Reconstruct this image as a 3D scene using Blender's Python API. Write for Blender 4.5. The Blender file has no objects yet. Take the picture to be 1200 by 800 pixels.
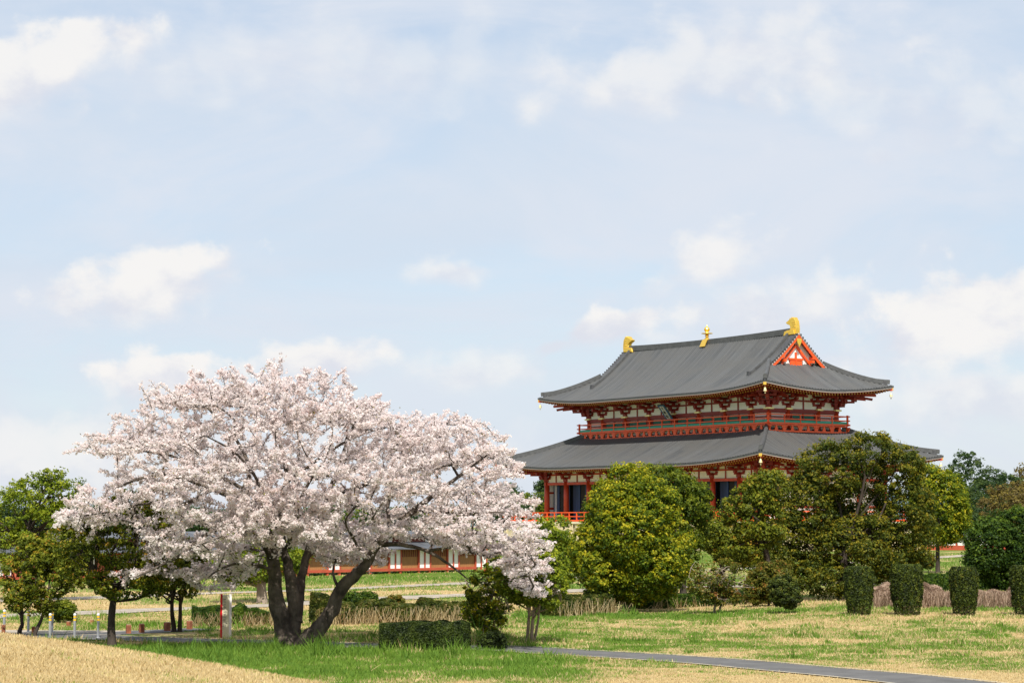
import bpy, bmesh, math, random
import numpy as np
from math import radians, sin, cos, pi, sqrt
from mathutils import Vector, Matrix

random.seed(7)
RNG = np.random.default_rng(11)
SC = bpy.context.scene
COL = SC.collection

# ------------------------------------------------------------------ camera
CAMZ = 3.9
F = 2512.0            # focal length in pixels of a 1200 px wide frame
PITCH = 0.084
cam_d = bpy.data.cameras.new('camera')
cam = bpy.data.objects.new('camera', cam_d)
COL.objects.link(cam)
cam.location = (0, 0, CAMZ)
cam.rotation_euler = (pi / 2 + PITCH, 0, 0)
cam_d.sensor_width = 36.0
cam_d.lens = F / 1200 * 36.0
cam_d.clip_start = 0.5
cam_d.clip_end = 12000
SC.camera = cam

# ------------------------------------------------------------------ light
SUN_AZ = Vector((0.06, -0.95, 0)).normalized()      # horizontal direction towards the sun
SUN_EL = radians(49)
sun_dir = Vector((SUN_AZ.x * cos(SUN_EL), SUN_AZ.y * cos(SUN_EL), sin(SUN_EL)))
sun_d = bpy.data.lights.new('sun', 'SUN')
sun_d.energy = 4.4
sun_d.angle = radians(0.55)
sun_d.color = (1.0, 0.955, 0.88)
sun = bpy.data.objects.new('sun', sun_d)
COL.objects.link(sun)
sun.rotation_euler = (-sun_dir).to_track_quat('-Z', 'Y').to_euler()
sun.location = sun_dir * 60

SC.view_settings.view_transform = 'Standard'
SC.view_settings.look = 'None'
SC.view_settings.exposure = 0.47
SC.view_settings.gamma = 1.0
SC.render.engine = 'CYCLES'
SC.cycles.max_bounces = 5
SC.cycles.diffuse_bounces = 3
SC.cycles.transmission_bounces = 3
SC.cycles.use_denoising = True

# ------------------------------------------------------------------ node helpers
def setin(nt, sock, v):
    if hasattr(v, 'is_output') or isinstance(v, bpy.types.NodeSocket):
        nt.links.new(v, sock)
    else:
        sock.default_value = v

def nmath(nt, op, a, b=0.0, c=None, clamp=False):
    n = nt.nodes.new('ShaderNodeMath'); n.operation = op; n.use_clamp = clamp
    setin(nt, n.inputs[0], a); setin(nt, n.inputs[1], b)
    if c is not None: setin(nt, n.inputs[2], c)
    return n.outputs[0]

def nmix(nt, fac, a, b, mode='MIX'):
    n = nt.nodes.new('ShaderNodeMix'); n.data_type = 'RGBA'; n.blend_type = mode
    setin(nt, n.inputs[0], fac)
    setin(nt, n.inputs[6], a if not isinstance(a, tuple) else (*a[:3], 1))
    setin(nt, n.inputs[7], b if not isinstance(b, tuple) else (*b[:3], 1))
    return n.outputs[2]

def nramp(nt, fac, stops):
    n = nt.nodes.new('ShaderNodeValToRGB')
    while len(n.color_ramp.elements) < len(stops): n.color_ramp.elements.new(0.5)
    for e, (p, c) in zip(n.color_ramp.elements, stops):
        e.position = p; e.color = (*c, 1) if len(c) == 3 else c
    nt.links.new(fac, n.inputs[0])
    return n.outputs[0]

def nsmooth(nt, v, lo, hi):
    n = nt.nodes.new('ShaderNodeMapRange'); n.interpolation_type = 'SMOOTHSTEP'
    setin(nt, n.inputs[0], v); setin(nt, n.inputs[1], lo); setin(nt, n.inputs[2], hi)
    return n.outputs[0]

def nnoise(nt, vec, scale, detail=4, rough=0.55, dist=0.0):
    n = nt.nodes.new('ShaderNodeTexNoise')
    if vec is not None: nt.links.new(vec, n.inputs['Vector'])
    n.inputs['Scale'].default_value = scale
    n.inputs['Detail'].default_value = detail
    n.inputs['Roughness'].default_value = rough
    n.inputs['Distortion'].default_value = dist
    return n.outputs[0]

def nmap(nt, vec, scale=(1, 1, 1), loc=(0, 0, 0)):
    n = nt.nodes.new('ShaderNodeMapping')
    nt.links.new(vec, n.inputs[0])
    n.inputs['Scale'].default_value = scale
    n.inputs['Location'].default_value = loc
    return n.outputs[0]

# ------------------------------------------------------------------ world: Nishita sky with clouds
world = bpy.data.worlds.new('World'); SC.world = world
world.use_nodes = True
world.cycles.sampling_method = 'MANUAL'; world.cycles.sample_map_resolution = 512
nt = world.node_tree; nt.nodes.clear()
w_out = nt.nodes.new('ShaderNodeOutputWorld')
w_bg = nt.nodes.new('ShaderNodeBackground')
nt.links.new(w_bg.outputs[0], w_out.inputs[0])
sky = nt.nodes.new('ShaderNodeTexSky'); sky.sky_type = 'NISHITA'; sky.sun_disc = False
sky.sun_elevation = SUN_EL
sky.sun_rotation = math.atan2(SUN_AZ.x, SUN_AZ.y)
sky.air_density = 1.0; sky.dust_density = 0.6; sky.ozone_density = 1.5
w_bg.inputs['Strength'].default_value = 0.10
tc = nt.nodes.new('ShaderNodeTexCoord').outputs['Generated']
sep = nt.nodes.new('ShaderNodeSeparateXYZ'); nt.links.new(tc, sep.inputs[0])
wx, wy, wz = sep.outputs
inv = nmath(nt, 'DIVIDE', 1.0, nmath(nt, 'MAXIMUM', nmath(nt, 'ABSOLUTE', wy), 0.05))
U = nmath(nt, 'MULTIPLY', wx, inv)
V = nmath(nt, 'MULTIPLY', wz, inv)
cmb = nt.nodes.new('ShaderNodeCombineXYZ')
nt.links.new(U, cmb.inputs[0]); nt.links.new(V, cmb.inputs[1])
uv = cmb.outputs[0]
n_big = nnoise(nt, nmap(nt, uv, (1, 1.7, 1)), 9.0, 7, 0.55)
n_fine = nnoise(nt, nmap(nt, uv, (1, 1.25, 1), (3.1, 1.7, 0)), 30.0, 8, 0.62, 0.25)
n_wisp = nnoise(nt, nmap(nt, uv, (1, 3.5, 1), (7.3, 2.2, 0)), 4.5, 6, 0.55, 0.4)
vr = nt.nodes.new('ShaderNodeTexVoronoi'); vr.feature = 'SMOOTH_F1'; vr.inputs['Scale'].default_value = 55.0
vr.inputs['Smoothness'].default_value = 0.6
wob_ = nt.nodes.new('ShaderNodeVectorMath'); wob_.operation = 'MULTIPLY_ADD'
nz_ = nt.nodes.new('ShaderNodeTexNoise'); nz_.inputs['Scale'].default_value = 60.0; nz_.inputs['Detail'].default_value = 4
nt.links.new(uv, nz_.inputs['Vector'])
nt.links.new(nz_.outputs['Color'], wob_.inputs[0]); wob_.inputs[1].default_value = (.02, .02, 0); nt.links.new(uv, wob_.inputs[2])
nt.links.new(wob_.outputs[0], vr.inputs['Vector'])
bil = vr.outputs['Distance']
def cloud(px, py, rx, ry, edge=0.35, tilt=0.0, flat=0.5):
    """soft-edged cumulus at a direction of the sky; returns (mask, height within)"""
    cu, cv = (px - 600) / F, (610 - py) / F
    du = nmath(nt, 'SUBTRACT', U, cu)
    dv = nmath(nt, 'SUBTRACT', V, cv)
    dv = nmath(nt, 'SUBTRACT', dv, nmath(nt, 'MULTIPLY', du, tilt))
    a = nmath(nt, 'MULTIPLY', du, F / rx)
    b = nmath(nt, 'MULTIPLY', dv, F / ry)
    bneg = nmath(nt, 'MULTIPLY', nmath(nt, 'MINIMUM', b, 0.0), 1.0 + flat)
    b2 = nmath(nt, 'ADD', nmath(nt, 'MAXIMUM', b, 0.0), bneg)
    r2 = nmath(nt, 'ADD', nmath(nt, 'MULTIPLY', a, a), nmath(nt, 'MULTIPLY', b2, b2))
    r = nmath(nt, 'SQRT', r2)
    v = nmath(nt, 'ADD', nmath(nt, 'SUBTRACT', 1.12, r), nmath(nt, 'MULTIPLY', nmath(nt, 'SUBTRACT', n_fine, 0.5), 1.5))
    v = nmath(nt, 'ADD', v, nmath(nt, 'MULTIPLY', nmath(nt, 'SUBTRACT', n_big, 0.5), 0.8))
    v = nmath(nt, 'ADD', v, nmath(nt, 'MULTIPLY', nmath(nt, 'SUBTRACT', 0.45, bil), 0.75))
    up_ = nsmooth(nt, b, -0.35, 0.45)
    wid = nmath(nt, 'ADD', nmath(nt, 'MULTIPLY', up_, -(1.15 - edge) * 0.75), 1.15)
    return nsmooth(nt, nmath(nt, 'DIVIDE', v, wid), 0.0, 1.0), b
CL = [  # px, py, rx, ry, edge, tilt, amount (far soft ones first)
    (330, 560, 500, 80, 0.8, 0.0, 0.45), (420, 80, 420, 90, 0.9, 0.0, 0.35), (1120, 130, 230, 80, 0.8, 0.0, 0.45),
    (40, 545, 200, 70, 0.5, 0.0, 0.55), (560, 440, 110, 40, 0.5, 0.1, 0.6), (1150, 480, 210, 62, 0.6, 0.0, 0.65),
    (840, 85, 260, 90, 0.65, 0.15, 0.60), (900, 375, 170, 60, 0.4, 0.1, 0.75),
    (5, 108, 170, 80, 0.30, 0.35, 0.90), (165, 346, 125, 62, 0.22, 0.18, 0.95),
    (528, 322, 60, 28, 0.30, -0.1, 0.70), (832, 318, 105, 54, 0.32, 0.30, 0.85), (725, 388, 80, 30, 0.2, 0.25, 0.95),
    (650, 408, 28, 13, 0.3, 0.2, 0.7), (1125, 395, 200, 84, 0.22, 0.22, 0.95), (1035, 182, 26, 20, 0.6, 0, 0.4),
    (190, 446, 105, 46, 0.15, 0.1, 1.0), (370, 428, 90, 36, 0.25, 0.0, 0.95)]
veil = nmath(nt, 'MULTIPLY', nsmooth(nt, n_wisp, 0.30, 0.75), 0.40)
veil = nmath(nt, 'ADD', veil, 0.60, clamp=True)
VEIL_C = (4.75, 5.38, 6.20)
HIGH_C = (5.30, 5.66, 6.30)
CLOUD_A = (6.75, 6.62, 6.50)
CLOUD_B = (5.35, 5.50, 6.05)
c2 = nmix(nt, veil, sky.outputs[0], VEIL_C)
hv = nmath(nt, 'MULTIPLY', nsmooth(nt, nnoise(nt, nmap(nt, uv, (1, 2.6, 1), (1.3, 5.2, 0)), 6.0, 8, 0.6, 0.5), 0.34, 0.66), 0.90)
c2 = nmix(nt, hv, c2, HIGH_C)
n_sh = nnoise(nt, nmap(nt, uv, (1, 1.5, 1), (3.1, 1.665, 0)), 22.0, 7, 0.6)
for (px, py, rx, ry, ed, ti, am) in CL:
    m, b = cloud(px, py, rx, ry, ed, ti)
    m = nmath(nt, 'MULTIPLY', m, am)
    lit = nmath(nt, 'ADD', nmath(nt, 'MULTIPLY', b, 0.45), nmath(nt, 'MULTIPLY', nmath(nt, 'SUBTRACT', 0.5, n_sh), 3.0))
    lit = nmath(nt, 'ADD', lit, nmath(nt, 'MULTIPLY', nmath(nt, 'SUBTRACT', 0.45, bil), 0.8))
    cc = nmix(nt, nsmooth(nt, lit, -0.55, 0.35), CLOUD_B, CLOUD_A)
    c2 = nmix(nt, m, c2, cc)
nt.links.new(c2, w_bg.inputs['Color'])

# ------------------------------------------------------------------ generic helpers
def tag(o, label=None, cat=None, group=None, kind=None):
    if label: o['label'] = label
    if cat: o['category'] = cat
    if group: o['group'] = group
    if kind: o['kind'] = kind
    return o

def empty(name, loc, rz=0.0):
    o = bpy.data.objects.new(name, None)
    o.empty_display_size = 0.3
    COL.objects.link(o)
    o.location = loc; o.rotation_euler = (0, 0, rz)
    return o

def copy_tree(o, parent=None):
    c = o.copy(); COL.objects.link(c)
    c.parent = parent
    if parent is not None: c.matrix_parent_inverse = o.matrix_parent_inverse.copy()
    for ch in [k for k in COL.objects if k.parent == o]:
        copy_tree(ch, c)
    return c

def np_mesh(name, verts, faces, mat, parent=None, fattr=None, smooth=False, nside=None):
    """verts (N,3), faces (M,k) arrays -> mesh object"""
    me = bpy.data.meshes.new(name)
    verts = np.asarray(verts, np.float32); faces = np.asarray(faces, np.int32)
    k = faces.shape[1]
    me.vertices.add(len(verts)); me.vertices.foreach_set('co', verts.ravel())
    me.loops.add(faces.size); me.loops.foreach_set('vertex_index', faces.ravel())
    me.polygons.add(len(faces))
    me.polygons.foreach_set('loop_start', np.arange(0, faces.size, k, dtype=np.int32))
    me.polygons.foreach_set('loop_total', np.full(len(faces), k, np.int32))
    if smooth: me.polygons.foreach_set('use_smooth', np.ones(len(faces), bool))
    me.update(calc_edges=True)
    if fattr:
        for an, (dom, arr) in fattr.items():
            a = me.attributes.new(an, 'FLOAT', dom)
            a.data.foreach_set('value', np.asarray(arr, np.float32))
    me.materials.append(mat)
    o = bpy.data.objects.new(name, me); COL.objects.link(o)
    if parent is not None: o.parent = parent
    return o

class MB:
    def __init__(s): s.v = []; s.f = []
    def box(s, c, d, rz=0.0, M=None):
        x, y, z = [k / 2 for k in d]
        pts = [(-x, -y, -z), (x, -y, -z), (x, y, -z), (-x, y, -z), (-x, -y, z), (x, -y, z), (x, y, z), (-x, y, z)]
        n = len(s.v)
        cr, sr = cos(rz), sin(rz)
        for p in pts:
            q = Vector((p[0] * cr - p[1] * sr, p[0] * sr + p[1] * cr, p[2]))
            if M is not None: q = M @ q
            s.v.append((q[0] + c[0], q[1] + c[1], q[2] + c[2]))
        for f in ((0, 3, 2, 1), (4, 5, 6, 7), (0, 1, 5, 4), (1, 2, 6, 5), (2, 3, 7, 6), (3, 0, 4, 7)):
            s.f.append(tuple(n + i for i in f))
        return s
    def bar(s, a, b, w, h):
        a = Vector(a); b = Vector(b); d = b - a
        L = d.length
        up = Vector((0, 0, 1))
        if abs(d.normalized().z) > 0.98: up = Vector((0, 1, 0))
        xax = d.normalized(); yax = up.cross(xax).normalized(); zax = xax.cross(yax)
        M = Matrix((xax, yax, zax)).transposed()
        return s.box((a + b) / 2, (L, w, h), 0, M)
    def quad(s, *p):
        n = len(s.v); s.v += [tuple(q) for q in p]; s.f.append(tuple(range(n, n + len(p)))); return s
    def prism(s, pts, axis_vec, M=lambda p: p):
        """pts: polygon of 3D points, extruded by axis_vec"""
        n = len(s.v); k = len(pts)
        a = Vector(axis_vec)
        s.v += [tuple(Vector(p)) for p in pts] + [tuple(Vector(p) + a) for p in pts]
        s.f.append(tuple(range(n + k - 1, n - 1, -1))); s.f.append(tuple(range(n + k, n + 2 * k)))
        for i in range(k):
            j = (i + 1) % k
            s.f.append((n + i, n + j, n + k + j, n + k + i))
        return s
    def lathe(s, c, prof, seg=12):
        n = len(s.v); k = len(prof)
        for i in range(seg):
            a = 2 * pi * i / seg
            for r, z in prof: s.v.append((c[0] + r * cos(a), c[1] + r * sin(a), c[2] + z))
        for i in range(seg):
            j = (i + 1) % seg
            for q in range(k - 1):
                s.f.append((n + i * k + q, n + j * k + q, n + j * k + q + 1, n + i * k + q + 1))
        s.f.append(tuple(n + i * k for i in range(seg))[::-1])
        s.f.append(tuple(n + i * k + k - 1 for i in range(seg)))
        return s
    def build(s, name, mat, parent=None, smooth=False, bevel=0.0, label=None):
        me = bpy.data.meshes.new(name)
        me.from_pydata(s.v, [], s.f); me.update()
        mats = mat if isinstance(mat, (list, tuple)) else [mat]
        for m in mats: me.materials.append(m)
        if smooth:
            for p in me.polygons: p.use_smooth = True
        o = bpy.data.objects.new(name, me); COL.objects.link(o)
        if parent is not None: o.parent = parent
        if bevel > 0:
            b = o.modifiers.new('bevel', 'BEVEL'); b.width = bevel; b.segments = 2; b.limit_method = 'ANGLE'
        if label: o['label'] = label
        return o

class SEP:
    """same calls as MB, but every box becomes an object of its own"""
    def __init__(s): s.it = []
    def box(s, c, d): s.it.append((c, d))
    def build(s, name, mat, parent=None):
        for c, d in s.it:
            mb = MB(); mb.box((0, 0, 0), d); o = mb.build(name, mat, parent); o.location = c

# value noise in python, used for terrain shape and for where grass is dry or green
_T = np.random.default_rng(5).random((257, 257))
def vnoise(x, y, s):
    x = np.asarray(x, float) / s + 1000.3; y = np.asarray(y, float) / s + 1000.7
    xi = np.floor(x).astype(int); yi = np.floor(y).astype(int)
    fx = x - xi; fy = y - yi
    fx = fx * fx * (3 - 2 * fx); fy = fy * fy * (3 - 2 * fy)
    a = _T[xi % 256, yi % 256]; b = _T[(xi + 1) % 256, yi % 256]
    c = _T[xi % 256, (yi + 1) % 256]; d = _T[(xi + 1) % 256, (yi + 1) % 256]
    return (a * (1 - fx) + b * fx) * (1 - fy) + (c * (1 - fx) + d * fx) * fy
def sstep(v, lo, hi):
    t = np.clip((np.asarray(v, float) - lo) / (hi - lo), 0, 1)
    return t * t * (3 - 2 * t)

# ------------------------------------------------------------------ terrain
def Hgt(x, y):
    x = np.asarray(x, float); y = np.asarray(y, float)
    m = 2.63 * np.exp(-((np.minimum(x, 60) + 10) / 11.84) ** 2) * np.exp(-(np.maximum(0, y - 28) / 7.0) ** 2)
    m = np.where(x < -10, 2.63 * np.exp(-(np.maximum(0, y - 28) / 7.0) ** 2), m)
    m = m * np.exp(-(np.maximum(0, -y - 5) / 15.0) ** 2)
    rise = 0.566 * sstep(y, 185, 240)
    bank = 0.28 * sstep(x, 6, 14) * sstep(y, 66, 80) * (1 - sstep(y, 94, 112))
    und = (vnoise(x, y, 11) - 0.5) * 0.20 * sstep(np.abs(y - 76), 14, 26) * sstep(y, 20, 60)
    return m + rise + bank + und * (y < 260)

def ray(px, py):
    a = (px - 600) / F; b = (400 - py) / F
    d = Vector((a, cos(PITCH) - b * sin(PITCH), sin(PITCH) + b * cos(PITCH)))
    return d / d.y
def at(px, py, dist):
    r = ray(px, py)
    return Vector((r.x * dist, dist, CAMZ + r.z * dist))
def gpt(px, py):
    r = ray(px, py)
    ys = np.linspace(18, 420, 8000)
    below = (CAMZ + r.z * ys) < Hgt(r.x * ys, ys)
    i = int(np.argmax(below)) if below.any() else len(ys) - 1
    y = ys[i]
    return Vector((r.x * y, y, float(Hgt(r.x * y, y))))
def gflat(px, py):
    r = ray(px, py); y = -CAMZ / r.z
    return Vector((r.x * y, y, 0))
def gx(px, d):
    """ground point under the column of photo x = px at distance d"""
    x = (px - 600) / F * d * 0.9965
    return Vector((x, d, float(Hgt(x, d))))

# paths as centre lines with a width, in world metres
def line_from(pts): return [gflat(*p) for p in pts]
PATHS = {}
def wpath(name, pts, w): PATHS[name] = (np.array([(p.x, p.y) for p in pts]), w)
wpath('main', line_from([(-60, 743), (60, 745), (150, 748), (240, 751), (335, 753.5), (430, 756.5), (520, 758), (600, 760), (660, 764), (760, 769.5), (850, 776), (940, 785), (1050, 795), (1150, 806), (1240, 818)]), 2.3)
wpath('branch', line_from([(60, 744), (105, 743), (150, 741), (200, 738.5), (240, 736.5)]), 1.7)
wpath('apron', [Vector((-24.5, 76.0, 0)), Vector((-19.0, 75.6, 0)), Vector((-13.6, 75.2, 0))], 5.6)
wpath('gravel', line_from([(-80, 726), (0, 722), (110, 718), (240, 712), (360, 706.5), (480, 701.5), (545, 699), (660, 694.5), (740, 691), (860, 687.5), (1000, 684), (1200, 680), (1300, 678)]), 3.0)
wpath('bankwalk', line_from([(-80, 708), (0, 706), (110, 702), (240, 697), (360, 692), (450, 689), (545, 685), (660, 678.5), (830, 667), (1100, 657), (1300, 652)]), 2.6)

def path_dist(x, y, names=None):
    x = np.asarray(x, float); y = np.asarray(y, float)
    out = np.full(x.shape, 1e9)
    for k, (P, w) in PATHS.items():
        if names and k not in names: continue
        for a, b in zip(P[:-1], P[1:]):
            d = b - a; L = d @ d
            t = np.clip(((x - a[0]) * d[0] + (y - a[1]) * d[1]) / L, 0, 1)
            q = np.hypot(x - a[0] - t * d[0], y - a[1] - t * d[1]) - w / 2
            out = np.minimum(out, q)
    return out

def lush(x, y):
    """0 dry straw .. 1 fresh green"""
    x = np.asarray(x, float); y = np.asarray(y, float)
    n1 = vnoise(x, y, 2.2); n2 = vnoise(x + 50, y, 0.8); n3 = vnoise(x, y + 90, 6.5)
    n4 = vnoise(x * 0.35 + 30, y, 1.6)
    g = np.full(x.shape, 0.42)
    weed = 0.22 * (vnoise(x + 33, y * .8, .7) > .84)
    near = sstep(y, 44, 48) * (1 - sstep(y, 68, 70))
    g = np.where(near > 0.5, 0.86 - 0.48 * sstep(x, 0.2, 3.4), g)
    mid = sstep(y, 68, 70) * (1 - sstep(y, 93, 97))
    g = np.where(mid > 0.5, 0.52 - 0.12 * sstep(x, 7, 12), g)
    g = np.where((y > 58) & (y < 68.5) & (x > 2), 0.50, g)
    edge = np.exp(-((y - 91) / 3.5) ** 2) * (x > 0) * 0.35
    g = g + edge
    far = sstep(y, 100, 122)
    g = g * (1 - far) + far * (0.66 + 0.25 * (n4 - 0.5))
    band = np.exp(-((y - 117) / 3.5) ** 2) * 0.45 + np.exp(-((y - 99) / 4) ** 2) * 0.30
    g = g - band
    out = g + (n1 - 0.5) * 0.36 + (n2 - 0.5) * 0.34 + (n3 - 0.5) * 0.30 + (n4 - 0.5) * 0.10 * (y > 66) + (vnoise(x, y, .45) - .5) * .30
    out = out - 0.36 * (1 - sstep(y, 52.5, 57.5)) * sstep(x, -6, -2) * (y > 44)
    out = out + weed * (y > 62) * (y < 100)
    mm = sstep(Hgt(x, y) + (n2 - .5) * .5, 0.15, 0.75) * (y < 52)
    md = 0.16 + 0.34 * (n2 - 0.5) + 0.26 * (n1 - 0.5) + .30 * (vnoise(x, y, .35) - .5)
    out = out * (1 - mm) + md * mm
    return np.clip(out, 0, 1)

STRAW = (0.54, 0.405, 0.20)
STRAW2 = (0.39, 0.285, 0.13)
GREEN = (0.155, 0.205, 0.032)
GREEN2 = (0.075, 0.130, 0.018)
def ground_material():
    m = bpy.data.materials.new('meadow'); m.use_nodes = True
    nt = m.node_tree; b = nt.nodes['Principled BSDF']
    at_ = nt.nodes.new('ShaderNodeAttribute'); at_.attribute_name = 'lush'
    geo = nt.nodes.new('ShaderNodeNewGeometry')
    pos = geo.outputs['Position']
    nf = nnoise(nt, nmap(nt, pos, (1, 0.6, 1)), 5.0, 6, 0.7)
    nf2 = nnoise(nt, pos, 22.0, 3, 0.6)
    v = nmath(nt, 'ADD', at_.outputs['Fac'], nmath(nt, 'MULTIPLY', nmath(nt, 'SUBTRACT', nf, 0.5), 1.1))
    fac = nsmooth(nt, v, 0.30, 0.70)
    st = nmix(nt, nf2, STRAW, STRAW2)
    gr = nmix(nt, nf2, GREEN2, GREEN)
    col = nmix(nt, fac, st, gr)
    nt.links.new(col, b.inputs['Base Color'])
    b.inputs['Roughness'].default_value = 0.95
    b.inputs['Specular IOR Level'].default_value = 0.1
    bp = nt.nodes.new('ShaderNodeBump'); bp.inputs['Strength'].default_value = 0.7; bp.inputs['Distance'].default_value = 0.08
    nt.links.new(nnoise(nt, pos, 9.0, 6, 0.75), bp.inputs['Height'])
    nt.links.new(bp.outputs[0], b.inputs['Normal'])
    return m
M_GROUND = ground_material()

def build_terrain():
    ys = [-60.0]
    while ys[-1] < 4500:
        y = ys[-1]
        ys.append(y + (2.0 if y < 16 else max(0.35, (y - 10) * 0.0075) if y < 250 else (y - 200) * 0.12))
    ys = np.array(ys)
    u = np.linspace(-1, 1, 261)
    xs_n = np.sign(u) * (np.abs(u) * 0.55 + np.abs(u) ** 5 * 2.2)
    X = xs_n[None, :] * (np.abs(ys)[:, None] * 0.55 + 22)
    Y = np.repeat(ys[:, None], len(u), 1)
    Z = Hgt(X, Y)
    Z = Z - 0.0
    V = np.stack([X, Y, Z], -1).reshape(-1, 3)
    nr, nc = X.shape
    i = np.arange(nr - 1)[:, None] * nc + np.arange(nc - 1)[None, :]
    Fc = np.stack([i, i + 1, i + nc + 1, i + nc], -1).reshape(-1, 4)
    o = np_mesh('ground', V, Fc, M_GROUND, fattr={'lush': ('POINT', lush(X, Y).ravel())}, smooth=True)
    tag(o, kind='structure')
build_terrain()

# ------------------------------------------------------------------ plain materials
def pmat(name, col, rough=0.7, var=0.12, scale=3.0, bump=0.0, bscale=20.0, metal=0.0, spec=0.5, stretch=(1, 1, 1), col2=None, coord='Object'):
    m = bpy.data.materials.new(name); m.use_nodes = True
    nt = m.node_tree; b = nt.nodes['Principled BSDF']
    tc = nt.nodes.new('ShaderNodeTexCoord').outputs[coord]
    v = nmap(nt, tc, stretch)
    n = nnoise(nt, v, scale, 5, 0.6)
    n = nsmooth(nt, n, 0.3, 0.7)
    dark = tuple(c * (1 - var) for c in col); lite = tuple(min(1, c * (1 + var)) for c in col)
    c = nmix(nt, n, dark, col2 if col2 else lite)
    nt.links.new(c, b.inputs['Base Color'])
    b.inputs['Roughness'].default_value = rough
    b.inputs['Metallic'].default_value = metal
    b.inputs['Specular IOR Level'].default_value = spec
    if bump > 0:
        bp = nt.nodes.new('ShaderNodeBump'); bp.inputs['Strength'].default_value = 0.8; bp.inputs['Distance'].default_value = bump
        nt.links.new(nnoise(nt, v, bscale, 5, 0.65), bp.inputs['Height'])
        nt.links.new(bp.outputs[0], b.inputs['Normal'])
    return m

M_ASPH = pmat('asphalt', (0.125, 0.122, 0.118), 0.9, 0.16, 1.2, 0.01, 60, spec=0.2)
M_EDGE = pmat('pale_edging', (0.42, 0.37, 0.28), 0.95, 0.25, 2.0, spec=0.2)
M_CONC = pmat('gravel_surface', (0.36, 0.31, 0.25), 0.95, 0.25, 1.5, 0.02, 30, spec=0.2)
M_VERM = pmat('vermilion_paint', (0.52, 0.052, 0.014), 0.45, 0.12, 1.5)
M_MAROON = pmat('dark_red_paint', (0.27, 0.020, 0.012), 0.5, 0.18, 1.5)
M_ORANGE = pmat('bright_vermilion_paint', (0.80, 0.088, 0.010), 0.45, 0.10, 1.5)
M_WHITE = pmat('white_plaster', (0.90, 0.865, 0.82), 0.85, 0.05, 0.8)
M_CREAM = pmat('cream_stone', (0.56, 0.48, 0.30), 0.85, 0.07, 0.5)
M_TEAL = pmat('green_lattice_paint', (0.010, 0.17, 0.12), 0.5, 0.15, 2.0)
M_NAVY = pmat('navy_hanging', (0.020, 0.040, 0.105), 0.6, 0.4, 0.8, stretch=(3, 3, 0.2))
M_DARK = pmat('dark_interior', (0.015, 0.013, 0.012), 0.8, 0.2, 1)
M_GOLD = pmat('gilded_metal', (0.95, 0.60, 0.10), 0.38, 0.08, 4, metal=0.75)
M_YEL = pmat('ochre_end_paint', (0.50, 0.25, 0.05), 0.6, 0.1, 3)
M_PALE = pmat('pale_eave_board', (0.46, 0.38, 0.34), 0.7, 0.1, 2)
M_TEDGE = pmat('tile_edge', (0.06, 0.06, 0.063), 0.6, 0.3, 4)

def tile_material():
    m = bpy.data.materials.new('grey_roof_tile'); m.use_nodes = True
    nt = m.node_tree; b = nt.nodes['Principled BSDF']
    a = nt.nodes.new('ShaderNodeAttribute'); a.attribute_name = 'streak'
    tc = nt.nodes.new('ShaderNodeTexCoord').outputs['Object']
    n1 = nnoise(nt, tc, 0.35, 5, 0.6); n2 = nnoise(nt, tc, 5.5, 6, 0.75)
    c = nmix(nt, a.outputs['Fac'], (0.052, 0.054, 0.055), (0.100, 0.102, 0.101))
    c = nmix(nt, nsmooth(nt, n1, 0.3, 0.7), c, (0.086, 0.084, 0.078))
    c = nmix(nt, nmath(nt, 'MULTIPLY', nsmooth(nt, n2, 0.45, 0.8), 0.5), c, (0.030, 0.031, 0.032))
    nt.links.new(c, b.inputs['Base Color'])
    b.inputs['Roughness'].default_value = 0.55
    return m
M_TILE = tile_material()

# ------------------------------------------------------------------ paths
def build_path(key, name, mat, lift=0.03, wob=0.0, label=None):
    P, w = PATHS[key]
    # resample with a smooth curve
    pts = []
    for i in range(len(P) - 1):
        p0 = P[max(0, i - 1)]; p1 = P[i]; p2 = P[i + 1]; p3 = P[min(len(P) - 1, i + 2)]
        n = max(2, int(np.hypot(*(p2 - p1)) / 0.5))
        for k in range(n):
            t = k / n
            pts.append(0.5 * ((2 * p1) + (-p0 + p2) * t + (2 * p0 - 5 * p1 + 4 * p2 - p3) * t * t + (-p0 + 3 * p1 - 3 * p2 + p3) * t ** 3))
    pts.append(P[-1]); pts = np.array(pts)
    T = np.gradient(pts, axis=0); T /= np.hypot(T[:, 0], T[:, 1])[:, None]
    Nn = np.stack([-T[:, 1], T[:, 0]], 1)
    s = np.linspace(-1, 1, 7)
    ww = w / 2 + wob * (vnoise(pts[:, 0] * 3, pts[:, 1] * 3, 1.0) - 0.5)
    X = pts[:, 0, None] + Nn[:, 0, None] * s * ww[:, None]
    Y = pts[:, 1, None] + Nn[:, 1, None] * s * ww[:, None]
    Z = Hgt(X, Y) + lift * (1 - 0.0 * s)
    nr, nc = X.shape
    V = np.stack([X, Y, Z], -1).reshape(-1, 3)
    i = np.arange(nr - 1)[:, None] * nc + np.arange(nc - 1)[None, :]
    Fc = np.stack([i, i + nc, i + nc + 1, i + 1], -1).reshape(-1, 4)
    # skirt so that the path has an edge standing in the grass
    o = np_mesh(name, V, Fc, mat, smooth=True)
    tag(o, kind='structure')
    return o
build_path('main', 'path', M_ASPH, 0.016, 0.10)
P_, w_ = PATHS['main']
T_ = np.gradient(P_, axis=0); T_ /= np.hypot(T_[:, 0], T_[:, 1])[:, None]
for sd_ in (-1, 1):
    PATHS['edging'] = (P_ + sd_ * (w_ / 2 + .05) * np.stack([-T_[:, 1], T_[:, 0]], 1), .12)
    build_path('edging', 'path_edging', M_EDGE, 0.03, 0.0)
del PATHS['edging']
build_path('branch', 'path', M_ASPH, 0.012, 0.2)
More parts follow.
